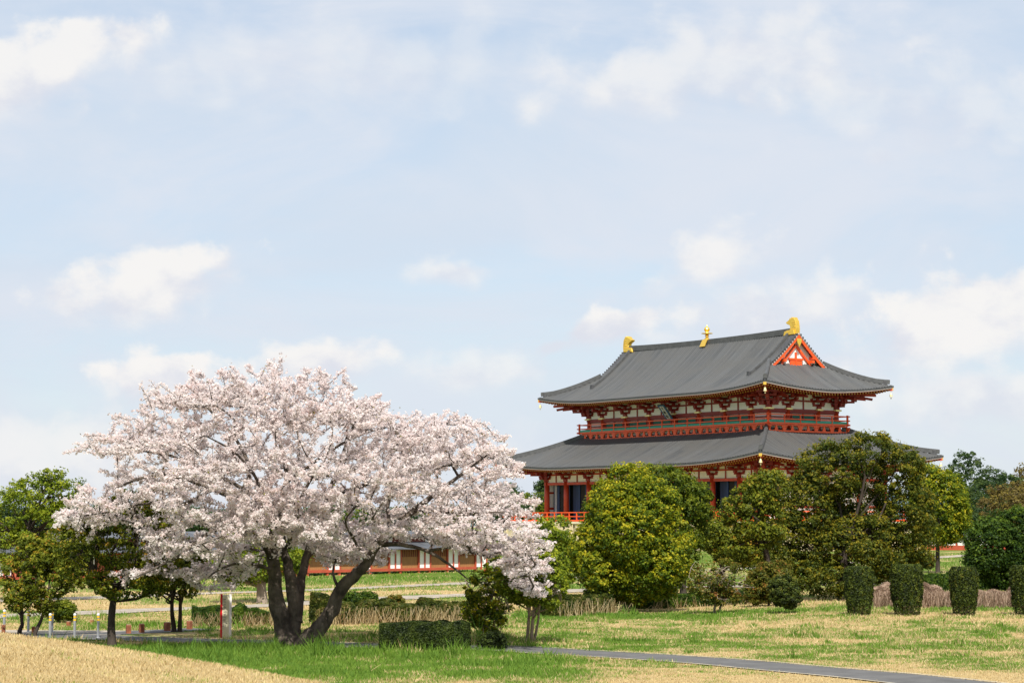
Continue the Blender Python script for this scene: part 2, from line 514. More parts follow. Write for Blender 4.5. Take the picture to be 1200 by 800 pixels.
build_path('gravel', 'path', M_CONC, 0.03, 0.5)
build_path('bankwalk', 'path', M_CONC, 0.03, 0.5)

build_path('apron', 'pavement', M_CONC, 0.008, 0.2)

# ------------------------------------------------------------------ THE HALL
HB = Vector((25.239, 276.436, CAMZ - 3.334)); HYAW = -0.966
hall = empty('palace_hall', HB, HYAW)
tag(hall, 'two-storey vermilion wooden palace hall with grey tiled hip-and-gable roof and gold ridge ornaments', 'hall')
BAY = 5.02; LX, LY = 22.0, 9.75
COLX = [-22.0] + [-17.57 + BAY * i for i in range(8)] + [22.0]
COLY = [-9.75, -5.32, 0.0, 5.32, 9.75]
UX, UY = 18.10, 5.53
UCX = [-UX] + [BAY * (i - 3) for i in range(7)] + [UX]
UCY = [-UY, -2.49, 2.49, UY]
ZP = 3.4

def hall_box(name, items, mat, parent=hall, bevel=0.0, label=None):
    mb = MB()
    for c, d in items: mb.box(c, d)
    return mb.build(name, mat, parent, bevel=bevel, label=label)

# podium
PX, PY = 26.2, 13.9
hall_box('podium', [((0, 0, 1.55), (2 * PX, 2 * PY, 3.1)), ((0, 0, 0.25), (2 * PX + 3.0, 2 * PY + 3.0, 0.5)), ((0, -PY - 0.0, 1.0), (2 * PX + 1.0, 1.0, 0.9))], M_CREAM)
hall_box('podium_coping', [((0, 0, 3.25), (2 * PX + 0.5, 2 * PY + 0.5, 0.29))], pmat('stone_coping', (0.70, 0.62, 0.42), 0.8), bevel=0.03)
mb = SEP()
for k in range(-8, 9):
    mb.box((k * 3.2, -PY - 0.06, 1.75), (0.35, 0.14, 2.5))
for k in range(-4, 5):
    mb.box((PX + 0.06, k * 3.2, 1.75), (0.14, 0.35, 2.5))
mb.build('podium_pilaster', pmat('pilaster_stone', (0.60, 0.52, 0.34), 0.8), hall)
# small tiled roof line before the podium (grey strip) - flight of stairs in front
for sx in (-12.5, 0, 12.5):
    mb = MB()
    for k in range(9):
        mb.box((sx, -PY - 0.35 - 0.34 * k, 3.1 * (1 - k / 9.0) / 2), (4.6, 0.34, 3.1 * (1 - k / 9.0)))
    mb.build('stairs', M_CREAM, hall)

def railing(name, hx, hy, z, hgt, pitch, mat, over=0.35, gold=True, post=0.14, panel=None, brackets=False, zlow=None):
    """balustrade round a rectangle: posts, three rails with crossing ends"""
    mb = MB()
    for zz, w in ((z + hgt, 0.13), (z + hgt * 0.56, 0.12), (z + 0.14, 0.20)):
        for sy in (-1, 1):
            mb.box((0, sy * hy, zz), (2 * hx + 2 * over, w, w))
        for sx in (-1, 1):
            mb.box((sx * hx, 0, zz + 0.003), (w, 2 * hy + 2 * over, w))
    n = int(round(2 * hx / pitch)); m = int(round(2 * hy / pitch))
    for i in range(n + 1):
        x = -hx + 2 * hx * i / n
        for sy in (-1, 1):
            main = i in (0, n)
            mb.box((x, sy * hy, z + hgt * (0.5 if not main else 0.56)), (post * (1.4 if main else 1), post * (1.4 if main else .9), hgt * (1.0 if not main else 1.15)))
    for i in range(1, m):
        y = -hy + 2 * hy * i / m
        for sx in (-1, 1):
            mb.box((sx * hx, y, z + hgt * 0.5), (post * .9, post, hgt))
    r = mb.build(name, mat, hall)
    return r
rl = railing('podium_railing', PX - 0.1, PY - 0.1, ZP, 1.18, 1.65, M_ORANGE)
for sx in (-1, 1):
    for sy in (-1, 1):
        mb = MB(); mb.lathe((sx * (PX - 0.1), sy * (PY - 0.1), ZP + 1.3), [(0.09, 0), (0.15, 0.08), (0.15, 0.2), (0.02, 0.38)], 8)
        mb.build('finial', M_GOLD, rl)

# lower storey columns
def column(x, y, z0, z1, r, mat, parent=hall):
    mb = MB(); mb.lathe((0, 0, 0), [(r * 1.02, 0), (r, (z1 - z0) * 0.6), (r * 0.92, z1 - z0)], 14)
    o = mb.build('column', mat, parent, smooth=False)
    for p in o.data.polygons: p.use_smooth = len(p.vertices) == 4
    o.location = (x, y, z0)
    return o
lowcols = [(x, y) for x in COLX for y in COLY if abs(x) > 21.9 or abs(y) > 9.7]
c0 = None
for (x, y) in lowcols:
    if c0 is None: c0 = column(x, y, ZP, 8.75, 0.36, M_VERM)
    else:
        c = c0.copy(); COL.objects.link(c); c.parent = hall; c.location = (x, y, ZP)
# stone bases
for (x, y) in lowcols:
    mb = MB(); mb.lathe((x, y, ZP - 0.005), [(0.62, 0), (0.6, 0.12), (0.46, 0.2)], 10)
    mb.build('column_base', M_CREAM, hall)

# lower storey: recessed core wall with navy hangings between the columns
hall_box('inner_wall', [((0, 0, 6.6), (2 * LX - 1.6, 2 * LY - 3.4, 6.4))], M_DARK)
mb = SEP(); mw = SEP(); mr = MB(); mk = SEP()
for i in range(9):
    xa, xb = COLX[i], COLX[i + 1]
    xm = (xa + xb) / 2; w = xb - xa - 0.8
    for sy in (-1, 1):
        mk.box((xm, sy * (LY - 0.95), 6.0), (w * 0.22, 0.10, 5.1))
        mb.box((xm - w * 0.32, sy * (LY - 0.85), 5.95), (w * 0.36, 0.08, 4.9))
        mb.box((xm + w * 0.32, sy * (LY - 0.85), 5.95), (w * 0.36, 0.08, 4.9))
        if i == 0 or i == 8:
            mw.box((xa + 0.95 if i == 0 else xb - 0.95, sy * (LY - 0.78), 6.0), (0.5, 0.06, 4.9))
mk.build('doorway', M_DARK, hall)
mb.build('door_leaf', M_NAVY, hall)
mw.build('door_edge', pmat('grey_shutter', (0.42, 0.42, 0.44), 0.7), hall)
# side walls (white plaster, red framing)
mw = SEP(); mr = SEP()
for sx in (-1, 1):
    for j in range(4):
        ya, yb = COLY[j], COLY[j + 1]
        mw.box((sx * (LX - 0.02), (ya + yb) / 2, 6.0), (0.16, yb - ya - 0.6, 4.9))
        mr.box((sx * LX, (ya + yb) / 2, 5.15), (0.24, yb - ya - 0.5, 0.30))
        mr.box((sx * LX, (ya + yb) / 2, 7.25), (0.24, yb - ya - 0.5, 0.26))
        mr.box((sx * LX, (ya + yb) / 2, 3.6), (0.24, yb - ya - 0.5, 0.34))
mw.build('wall', M_WHITE, hall)
mr.build('wall_rail', M_VERM, hall)

# beams and plaster above a ring of columns
def frieze(xs, ys, zt, tag_, hx, hy, htop):
    mr = MB(); mw = MB(); ms = SEP()
    for sy in (-1, 1):
        mr.box((0, sy * hy, zt - 0.16), (2 * hx + 0.7, 0.30, 0.34))
        mr.box((0, sy * hy, zt + 1.02), (2 * hx, 0.22, 0.20))
        mr.box((0, sy * hy, zt + 1.93), (2 * hx, 0.22, 0.20))
        mw.box((0, sy * (hy - 0.03), zt + 1.0), (2 * hx - 0.4, 0.14, 1.94))
        for a, b in zip(xs[:-1], xs[1:]):
            if b - a > 4.0:
                ms.box(((a + b) / 2, sy * (hy + 0.02), zt + 0.46), (0.20, 0.22, 0.9))
                ms.box(((a + b) / 2, sy * (hy + 0.02), zt + 1.48), (0.20, 0.22, 0.68))
    for sx in (-1, 1):
        mr.box((sx * hx, 0, zt - 0.155), (0.30, 2 * hy + 0.7, 0.335))
        mr.box((sx * hx, 0, zt + 1.025), (0.22, 2 * hy, 0.205))
        mr.box((sx * hx, 0, zt + 1.935), (0.22, 2 * hy, 0.205))
        mw.box((sx * (hx - 0.03), 0, zt + 1.0), (0.14, 2 * hy - 0.4, 1.94))
        for a, b in zip(ys[:-1], ys[1:]):
            if b - a > 4.0:
                ms.box((sx * (hx + 0.02), (a + b) / 2, zt + 0.46), (0.22, 0.20, 0.9))
                ms.box((sx * (hx + 0.02), (a + b) / 2, zt + 1.48), (0.22, 0.20, 0.68))
    w = mw.build('frieze_panel', M_WHITE, hall)
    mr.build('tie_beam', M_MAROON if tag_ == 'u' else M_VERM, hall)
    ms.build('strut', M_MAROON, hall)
frieze(COLX, COLY, 8.58, 'l', LX, LY, 2.0)
frieze(UCX, UCY, 17.02, 'u', UX, UY, 2.0)

# three-step bracket cluster, outwards is -y
def bracket_mesh():
    mb = MB()
    mb.box((0, 0, 0.24), (0.62, 0.62, 0.36))
    lv = [(0.52, 1.9, 1.05), (1.0, 2.5, 2.0), (1.48, 1.9, 2.95)]
    for k, (z, lx, ly) in enumerate(lv):
        mb.box((0, 0, z), (lx, 0.26, 0.26))
        mb.box((0, -ly / 2 + 0.2, z + 0.003), (0.26, ly, 0.266))
        # rounded undersides read as stepped ends
        for s in (-1, 1):
            mb.box((s * (lx / 2 - 0.1), 0, z + 0.22), (0.36, 0.36, 0.20))
        mb.box((0, -ly + 0.35, z + 0.22), (0.38, 0.38, 0.20))
        if k >= 1:
            mb.box((0, -lv[k - 1][2] + 0.35, z), (1.7, 0.24, 0.24))
            for s in (-1, 1): mb.box((s * 0.72, -lv[k - 1][2] + 0.35, z + 0.22), (0.32, 0.32, 0.20))
    mb.box((0, -2.60, 1.88), (2.0, 0.24, 0.24))
    mb.bar((0, 0.2, 2.15), (0, -3.55, 1.30), 0.24, 0.30)
    return mb
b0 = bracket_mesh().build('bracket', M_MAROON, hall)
def place_bracket(x, y, z, rz, s=1.0, first=[True]):
    if first[0]:
        o = b0; first[0] = False
    else:
        o = b0.copy(); COL.objects.link(o); o.parent = hall
    o.location = (x, y, z); o.rotation_euler = (0, 0, rz); o.scale = (s, s, 1)
def ring_of_brackets(xs, ys, hx, hy, z, back=True):
    for x in xs[1:-1]:
        place_bracket(x, -hy, z, 0); place_bracket(x, hy, z, pi)
    for y in ys[1:-1]:
        place_bracket(hx, y, z, pi / 2); place_bracket(-hx, y, z, -pi / 2)
    for sx, sy, a in ((1, -1, pi / 4), (1, 1, 3 * pi / 4), (-1, 1, 5 * pi / 4), (-1, -1, 7 * pi / 4)):
        place_bracket(sx * hx, sy * hy, z, a, 1.25)
        place_bracket(sx * hx, sy * hy, z + 0.006, a + pi / 4, 0.96)
        place_bracket(sx * hx, sy * hy, z + 0.011, a - pi / 4, 0.93)
ring_of_brackets(COLX, COLY, LX, LY, 8.62)
ring_of_brackets(UCX, UCY, UX, UY, 17.06)

# upper storey walls
for (x, y) in [(x, y) for x in UCX for y in UCY if abs(x) > 18 or abs(y) > 5.5]:
    c = c0.copy(); COL.objects.link(c); c.parent = hall; c.location = (x, y, 14.2)
    c.scale = (0.86, 0.86, (17.0 - 14.2) / 5.35)
mb = SEP()
for (x, y) in [(x, y) for x in UCX for y in UCY if abs(x) > 18 or abs(y) > 5.5]:
    mb.box((x, y, 17.04), (0.92, 0.92, 0.20))
mb.build('column_collar', pmat('gilt_collar', (0.92, 0.78, 0.36), 0.4, metal=0.3), hall)
mw = MB(); mg = SEP(); mr = MB(); md = SEP()
mw.box((0, 0, 15.7), (2 * UX - 0.24, 2 * UY - 0.24, 2.9))
def wallbay(a, b, fixed, axis, s, kind):
    m = (a + b) / 2; w = b - a
    def B(mbx, u, du, z, dz, off, th):
        if axis == 'x': mbx.box((u, s * (fixed + off), z), (du, th, dz))
        else: mbx.box((s * (fixed + off), u, z), (th, du, dz))
    B(mr, m, w - 0.5, 16.68, 0.32, -0.05, 0.2)
    if kind == 'window':
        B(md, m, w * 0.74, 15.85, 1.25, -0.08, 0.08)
        for k in (-1, 1): B(mg, m + k * w * 0.19, w * 0.33, 15.85, 1.22, -0.04, 0.06)
        B(mr, m, 0.22, 15.85, 1.3, 0.0, 0.16)
        for k in (-1, 1): B(mr, m + k * w * 0.38, 0.16, 15.85, 1.3, 0.0, 0.16)
    else:
        B(mr, m, w - 0.5, 16.05, 0.14, -0.02, 0.14)
        B(mr, m, w - 0.5, 15.4, 0.18, -0.02, 0.14)
for s in (-1, 1):
    for i, (a, b) in enumerate(zip(UCX[:-1], UCX[1:])):
        wallbay(a, b, UY, 'x', s, 'window' if 0 < i < len(UCX) - 2 else 'blank')
    for i, (a, b) in enumerate(zip(UCY[:-1], UCY[1:])):
        wallbay(a, b, UX, 'y', s, 'window' if i == 1 else 'blank')
mw.build('upper_wall', M_WHITE, hall)
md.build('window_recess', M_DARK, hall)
mg.build('window', M_TEAL, hall)
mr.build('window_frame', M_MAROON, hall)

# balcony
BX, BY = UX + 0.95, UY + 0.95
bal = hall_box('balcony', [((0, 0, 15.02), (2 * BX, 2 * BY, 0.12)), ((0, -BY + 0.02, 14.28), (2 * BX, 0.22, 0.20)), ((0, BY - 0.02, 14.28), (2 * BX, 0.22, 0.20)),
                   ((BX - 0.02, 0, 14.283), (0.22, 2 * BY, 0.20)), ((-BX + 0.02, 0, 14.283), (0.22, 2 * BY, 0.20))], M_ORANGE)
def bal_proto(kind):
    mb = MB()
    if kind == 'b':
        mb.box((0, 0, 14.5), (0.5, 0.16, 0.22)); mb.box((0, 0, 14.672), (0.7, 0.17, 0.13)); mb.box((0, 0, 14.86), (0.9, 0.18, 0.15)); mb.box((0, 0, 14.77), (.2, .14, .1))
    else:
        mb.prism([(-.27, -0.06, 14.38), (.27, -0.06, 14.38), (.1, -0.06, 14.94), (-.1, -0.06, 14.94)], (0, 0.12, 0))
    return mb
BPRO = {}
def bal_br(x, y, ax, kind='b'):
    if kind not in BPRO: o = BPRO[kind] = bal_proto(kind).build('balcony_bracket' if kind == 'b' else 'balcony_strut', M_ORANGE, bal)
    else: o = BPRO[kind].copy(); COL.objects.link(o); o.parent = bal
    o.location = (x, y, 0); o.rotation_euler = (0, 0, 0 if ax == 'x' else pi / 2)
n = 15
for i in range(n + 1):
    x = -BX + 2 * BX * i / n
    for s in (-1, 1):
        bal_br(x, s * (BY - 0.04), 'x')
        if i < n: bal_br(x + BX / n, s * (BY - 0.04), 'x', 's')
for i in range(6):
    y = -BY + 2 * BY * i / 5
    for s in (-1, 1):
        if 0 < i < 5: bal_br(s * (BX - 0.04), y, 'y')
        if i < 5: bal_br(s * (BX - 0.04), y + BY / 5, 'y', 's')
railing('balcony_railing', BX, BY, 15.08, 1.2, 2.5, M_ORANGE, over=0.4)
hall_box('railing_panel', [((0, -BY, 15.42), (2 * BX - 0.2, 0.05, 0.36)), ((0, BY, 15.42), (2 * BX - 0.2, 0.05, 0.36)),
                           ((BX, 0, 15.42), (0.05, 2 * BY - 0.2, 0.36)), ((-BX, 0, 15.42), (0.05, 2 * BY - 0.2, 0.36))],
         pmat('jade_panel_paint', (0.02, 0.30, 0.20), 0.5, 0.15, 1.0))

# ---- roofs
def prof_up(t): return 19.10 + 0.346 * t + 0.0332 * t * t
def prof_lo(t): return 10.33 + 0.36 * t + 0.0135 * t * t
def make_roof(name, A, B, prof, liftv, G, T, liftr, soffit_in):
    """A,B half sizes at the eave; G: half length of the gabled middle part; T: how far up a skirt roof goes"""
    def lift(tx, ty):
        q = np.maximum(tx, ty)
        return liftv * np.maximum(0, 1 - q / liftr) ** 2.0
    V = []; Fs = []; ST = []
    pitch = 0.46; prof4 = [0.0, 0.07, 0.10, 0.07]
    srng = np.random.default_rng(3)
    def side(axis, s):
        L = A if axis == 'x' else B      # along-eave half length
        W = B if axis == 'x' else A
        blocks = []
        if G is not None and axis == 'x':
            blocks = [(-L, -G), (-G, G), (G, L)]
        else: blocks = [(-L, L)]
        for bi, (a, b) in enumerate(blocks):
            nrib = max(1, int(round((b - a) / pitch)))
            cs = np.linspace(a, b, nrib * 4 + 1)
            hs = np.array([prof4[i % 4] for i in range(len(cs))])
            st = np.repeat(srng.random(nrib + 1), 4)[:len(cs)]
            NT = 26
            base = len(V)
            for c, h, q in zip(cs, hs, st):
                al = abs(c)
                if G is not None and axis == 'x' and bi == 1: tm = B - 0.05
                else:
                    tm = L - al
                    if T is not None: tm = min(tm, T)
                    if G is not None and axis == 'y': tm = min(tm, A - G + 0.9)
                tt = np.linspace(0, max(tm, 0.0), NT)
                talong = L - al
                z = prof(tt) + (lift(talong, tt)) + h
                for t, zz in zip(tt, z):
                    if axis == 'x': V.append((c, s * (B - t), zz))
                    else: V.append((s * (A - t), c, zz))
                    ST.append(q)
            for i in range(len(cs) - 1):
                for j in range(NT - 1):
                    k = base + i * NT + j
                    f = (k, k + NT, k + NT + 1, k + 1)
                    if (axis == 'x') == (s > 0): f = f[::-1]
                    Fs.append(f)
    for s in (-1, 1):
        side('x', s); side('y', s)
    ro = np_mesh(name, np.array(V), np.array(Fs), M_TILE, hall, fattr={'streak': ('POINT', np.array(ST))})
    # eave edges, following the corner lift
    def ez(x, y):
        return float(prof(0) + liftv * max(0, 1 - min(A - abs(x) if abs(abs(y) - B) < 1.2 else 99, B - abs(y) if abs(abs(x) - A) < 1.2 else 99) / liftr) ** 2.0)
    def edge(nm, inset, zt, zb, mat, th=0.12, scallop=False):
        mb = MB()
        a, b = A - inset, B - inset
        def run(p, q, n):
            for i in range(n):
                u0, u1 = i / n, (i + 1) / n
                P = [p[0] + (q[0] - p[0]) * u0, p[1] + (q[1] - p[1]) * u0]; Q = [p[0] + (q[0] - p[0]) * u1, p[1] + (q[1] - p[1]) * u1]
                # corner lift measured along the eave
                def zl(pt):
                    ta = (A - abs(pt[0])) if abs(p[1] - q[1]) < 1e-6 else (B - abs(pt[1]))
                    return float(prof(0) + liftv * max(0, 1 - max(ta - inset, 0) / liftr) ** 2.0)
                z0, z1 = zl(P), zl(Q)
                nx, ny = (0, -math.copysign(th, p[1])) if abs(p[1] - q[1]) < 1e-6 else (-math.copysign(th, p[0]), 0)
                v = [(P[0], P[1], z0 + zb), (Q[0], Q[1], z1 + zb), (Q[0], Q[1], z1 + zt), (P[0], P[1], z0 + zt)]
                w = [(x + nx, y + ny, z) for x, y, z in v]
                n0 = len(mb.v); mb.v += v + w
                mb.f += [(n0, n0 + 1, n0 + 2, n0 + 3), (n0 + 7, n0 + 6, n0 + 5, n0 + 4), (n0, n0 + 4, n0 + 5, n0 + 1), (n0 + 3, n0 + 2, n0 + 6, n0 + 7)]
        run((-a, -b), (a, -b), 60); run((-a, b), (a, b), 60); run((-a, -b), (-a, b), 30); run((a, -b), (a, b), 30)
        return mb.build(nm, mat, ro)
    edge('tile_edge', 0.02, 0.03, -0.17, M_TEDGE)
    edge('eave_board', 0.05, -0.13, -0.27, M_PALE)
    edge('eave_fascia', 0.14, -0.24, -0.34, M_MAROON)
    # soffit and rafters
    sl = 0.11
    mb = MB()
    def soff(x, y):
        tx, ty = A - abs(x), B - abs(y)
        t = min(tx, ty)
        return float(prof(0) - 0.33 + liftv * max(0, 1 - max(tx, ty) / liftr) ** 2.0 + t * sl)
    xs = np.linspace(-A + 0.2, A - 0.2, 61); ysn = np.linspace(-B + 0.2, B - 0.2, 31)
    for s in (-1, 1):
        for i in range(60):
            for k in range(6):
                def pt(ii, kk):
                    t = 0.2 + (soffit_in - 0.2) * kk / 6
                    x = xs[ii] * (A - t) / (A - 0.2)
                    return (x, s * (B - t), soff(x, s * (B - t)))
                mb.quad(pt(i, k), pt(i + 1, k), pt(i + 1, k + 1), pt(i, k + 1))
        for i in range(30):
            for k in range(6):
                def pt(ii, kk):
                    t = 0.2 + (soffit_in - 0.2) * kk / 6
                    y = ysn[ii] * (B - t) / (B - 0.2)
                    return (s * (A - t), y, soff(s * (A - t), y))
                mb.quad(pt(i, k), pt(i + 1, k), pt(i + 1, k + 1), pt(i, k + 1))
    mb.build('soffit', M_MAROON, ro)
    for tier, (st0, ln, dz, wd) in enumerate(((0.30, 1.9, -0.12, 0.17), (1.75, 3.0, -0.32, 0.19))):
        mb = MB(); me_ = MB()
        pit = 0.46
        for s in (-1, 1):
            n = int((2 * A - 2 * st0) / pit)
            for i in range(n + 1):
                x = -(A - st0) + (2 * A - 2 * st0) * i / n
                e = min(st0 + ln, max(A - abs(x), st0 + 0.12))
                y0, y1 = s * (B - st0), s * (B - e)
                mb.bar((x, y0, soff(x, y0) + dz), (x, y1, soff(x, y1) + dz), wd, 0.20)
                me_.box((x, y0 - (-s) * 0.012, soff(x, y0) + dz), (wd * 0.95, 0.02, 0.18))
            n = int((2 * B - 2 * st0) / pit)
            for i in range(1, n):
                y = -(B - st0) + (2 * B - 2 * st0) * i / n
                e = min(st0 + ln, max(B - abs(y), st0 + 0.12))
                x0, x1 = s * (A - st0), s * (A - e)
                mb.bar((x0, y, soff(x0, y) + dz), (x1, y, soff(x1, y) + dz), wd, 0.20)
                me_.box((x0 + s * 0.012, y, soff(x0, y) + dz), (0.02, wd * 0.95, 0.18))
        o = mb.build('rafters', M_MAROON, ro); o['kind'] = 'stuff'
        o = me_.build('rafter_ends', M_YEL, ro); o['kind'] = 'stuff'
    # corner beams
    for sx in (-1, 1):
        for sy in (-1, 1):
            mb = MB()
            xe, ye = sx * (A - 0.15), sy * (B - 0.15)
            zc = prof(0) + liftv - 0.40
            xi, yi = sx * (A - soffit_in), sy * (B - soffit_in)
            mb.bar((xe, ye, zc), (xi, yi, prof(0) - 0.25 + soffit_in * sl), 0.34, 0.36)
            mb.bar((xe - sx * 1.4, ye - sy * 1.4, zc - 0.75), (xi, yi, prof(0) - 0.6 + soffit_in * sl), 0.32, 0.30)
            mb.bar((xe - sx * 2.3, ye - sy * 2.3, zc - 1.25), (xi, yi, prof(0) - 0.9 + soffit_in * sl), 0.30, 0.28)
            mb.build('corner_beam', M_VERM, ro)
            g = MB(); g.box((0, 0, 0), (0.10, 0.36, 0.32), 0)
            go = g.build('beam_cap', M_GOLD, ro); go.location = (xe + sx * 0.05, ye + sy * 0.05, zc); go.rotation_euler = (0, 0, math.atan2(sy, sx))
            wb = MB()
            wb.lathe((0, 0, -0.95), [(0.30, 0), (0.27, 0.12), (0.20, 0.40), (0.12, 0.58), (0.03, 0.64)], 12)
            wb.lathe((0, 0, -0.35), [(0.025, 0), (0.025, 0.4)], 6)
            wb.box((0, 0, -1.22), (0.26, 0.03, 0.22)); wb.lathe((0, 0, -1.15), [(0.02, 0), (0.02, 0.25)], 6)
            w = wb.build('wind_bell', pmat('aged_bell', (0.80, 0.68, 0.34), 0.35, metal=0.5), ro)
            w.scale = (.72, .72, .72); w.location = (xe - sx * 0.12, ye - sy * 0.12, zc - 0.22)
    return ro
ROOF_U = make_roof('upper_roof', 23.1, 10.53, prof_up, 0.90, 17.4, None, 12.0, 5.0)
ROOF_L = make_roof('lower_roof', 27.1, 14.84, prof_lo, 1.10, None, 8.75, 15.0, 5.1)

# ridges
def ridge_line(pts, w, h, mat=M_TILE, parent=ROOF_U, name='ridge'):
    mb = MB()
    for a, b in zip(pts[:-1], pts[1:]):
        mb.bar(a, b, w, h)
    # rounded cap line
    for a, b in zip(pts[:-1], pts[1:]):
        a2 = Vector(a) + Vector((0, 0, h / 2 + 0.05)); b2 = Vector(b) + Vector((0, 0, h / 2 + 0.05))
        mb.bar(a2, b2, w * 0.62, 0.14)
    return mb.build(name, mat, parent)
M_RIDGE = pmat('ridge_tile', (0.072, 0.073, 0.073), 0.6, 0.2, 2.0)
zr = lambda x: 26.45 + 0.28 * (abs(x) / 17.0) ** 2.2
ridge_line([(x, 0, zr(x)) for x in np.linspace(-17.0, 17.0, 21)], 0.60, 0.60, M_RIDGE)
for sx in (-1, 1):
    for sy in (-1, 1):
        # hip ridges from the gable foot to the corner
        pts = []
        for k in range(15):
            t = 6.1 * (1 - k / 14) + 0.35 * (k / 14)
            z = prof_up(t) + 0.90 * max(0, 1 - t / 12.0) ** 2 + 0.22
            if k >= 12: z += 0.05 * (k - 11)
            pts.append((sx * (23.1 - t), sy * (10.53 - t), z))
        ridge_line(pts, 0.42, 0.42, M_RIDGE, name='hip_ridge')
        mb = MB()
        mb.box((sx * 22.35, sy * 9.78, 20.35), (0.5, 0.5, 0.75), pi / 4)
        mb.build('ridge_end_tile', M_TEDGE, ROOF_U, bevel=0.05)
        # descending ridges down the main slope
        pts = [(sx * 15.9, sy * yy, prof_up(10.53 - yy) + 0.22) for yy in np.linspace(0.3, 6.6, 12)]
        ridge_line(pts, 0.42, 0.40, M_RIDGE, name='descending_ridge')
        mb = MB(); mb.box((sx * 15.9, sy * 6.75, prof_up(10.53 - 6.75) + 0.35), (0.55, 0.25, 0.7))
        mb.build('ridge_end_tile', M_TEDGE, ROOF_U, bevel=0.05)
        pts = []
        for k in range(15):
            t = 8.7 * (1 - k / 14) + 0.35 * (k / 14)
            z = prof_lo(t) + 1.10 * max(0, 1 - t / 15.0) ** 2 + 0.20
            if k >= 12: z += 0.05 * (k - 11)
            pts.append((sx * (27.1 - t), sy * (14.84 - t), z))
        ridge_line(pts, 0.42, 0.42, M_RIDGE, ROOF_L, 'hip_ridge')
        mb = MB(); mb.box((sx * 26.3, sy * 14.04, 11.78), (0.5, 0.5, 0.7), pi / 4)
        mb.build('ridge_end_tile', M_TEDGE, ROOF_L, bevel=0.05)
# verge tiles and gable
for sx in (-1, 1):
    mb = MB()
    ys_ = np.linspace(0.15, 5.35, 15)
    for sy in (-1, 1):
        for a, b in zip(ys_[:-1], ys_[1:]):
            mb.bar((sx * 16.9, sy * a, prof_up(10.53 - a) + 0.09), (sx * 16.9, sy * b, prof_up(10.53 - b) + 0.09), 1.15, 0.14)
        for a in np.arange(0.3, 5.4, 0.33):
            mb.box((sx * 17.5, sy * a, prof_up(10.53 - a) + 0.12), (0.22, 0.20, 0.22))
    mb.build('verge_tiles', M_TEDGE, ROOF_U)
    g = MB(); wl = MB(); rd = MB(); wb = MB()
    zf = 21.72
    def zs(y): return prof_up(10.53 - abs(y))
    # plaster gable wall
    poly = [(sx * 16.78, -5.6, zf - .25)] + [(sx * 16.78, y, zs(y) - 0.25) for y in np.linspace(-5.6, 5.6, 23)] + [(sx * 16.78, 5.6, zf - .25)]
    wl.prism(poly, (-sx * 0.2, 0, 0))
    gable = wl.build('gable', M_WHITE, ROOF_U)
    # bargeboards
    for sy in (-1, 1):
        yy = np.linspace(0.0, 5.45, 14)
        for a, b in zip(yy[:-1], yy[1:]):
            P = [(sx * 17.38, sy * a, zs(a) - 0.05), (sx * 17.38, sy * b, zs(b) - 0.05), (sx * 17.38, sy * b, zs(b) - 0.55), (sx * 17.38, sy * a, zs(a) - 0.62)]
            rd.prism(P, (sx * 0.12, 0, 0))
            wb.prism([(sx * 17.42, sy * a, zs(a) + 0.03), (sx * 17.42, sy * b, zs(b) + 0.03), (sx * 17.42, sy * b, zs(b) - 0.12), (sx * 17.42, sy * a, zs(a) - 0.12)], (sx * 0.14, 0, 0))
            g.prism([(sx * 16.80, sy * a, zs(a) - 0.02), (sx * 16.80, sy * b, zs(b) - 0.02), (sx * 16.80, sy * b, zs(b) - 0.20), (sx * 16.80, sy * a, zs(a) - 0.20)], (sx * 0.56, 0, 0))
    rd.build('bargeboard', M_ORANGE, ROOF_U)
    wb.build('verge_board', M_PALE, ROOF_U)
    g.build('gable_soffit', M_MAROON, ROOF_U)
    fr = MB()
    X = sx * 16.92
    fr.box((X, 0, 22.6), (0.24, 0.20, 3.0)); fr.box((X, 0, 21.98), (0.26, 9.2, 0.26))
    fr.box((X + sx * 0.02, 0, 23.25), (0.26, 2.3, 0.24)); fr.box((X, 0, 22.6), (0.16, 1.9, 1.2))
    for s in (-1, 1):
        fr.bar((X, 0, 25.0), (X, s * 2.9, 22.0), 0.26, 0.24)
        fr.box((X + sx * 0.25, s * 2.55, 23.45), (0.7, 0.5, 0.30)); fr.box((X + sx * 0.3, s * 2.3, 23.0), (0.8, 0.35, 0.35))
    fr.build('gable_frame', M_ORANGE, ROOF_U)
    gp = MB(); gp.prism([(sx * 17.52, -0.42, 25.75), (sx * 17.52, 0.42, 25.75), (sx * 17.52, 0.30, 25.2), (sx * 17.52, 0.0, 24.7), (sx * 17.52, -0.30, 25.2)], (sx * 0.1, 0, 0))
    gp.build('gable_pendant', M_GOLD, ROOF_U, bevel=0.03)

# gold ridge-end ornaments and centre jewel
def shibi(sx):
    pts = [(0.0, 0), (2.1, 0), (2.1, 0.55), (1.75, 0.62), (1.35, 0.60), (1.22, 0.95), (1.30, 1.25), (1.60, 1.38), (1.95, 1.52), (2.12, 1.72), (1.75, 1.88),
           (1.45, 2.05), (1.25, 2.32), (1.05, 2.18), (0.9, 2.42), (0.7, 2.22), (0.45, 2.36), (0.35, 2.1), (0.12, 1.85), (0.02, 1.4), (-0.05, 0.8)]
    mb = MB()
    mb.prism([(sx * (17.35 - u * .88), -0.32, 26.35 + z * .88) for u, z in pts], (0, 0.64, 0))
    for k, zz in enumerate((0.7, 1.0, 1.3, 1.6)):
        mb.box((sx * (17.35 - 0.42), 0, 26.35 + zz * .88), (0.56, 0.72, 0.09))
    mb.prism([(sx * (17.35 - u), -0.46, 26.3 + z) for u, z in [(0.2, 0), (2.2, -0.1), (2.0, 0.45), (0.3, 0.6)]], (0, 0.92, 0))
    mb.build('ridge_ornament', M_GOLD, hall, bevel=0.06)
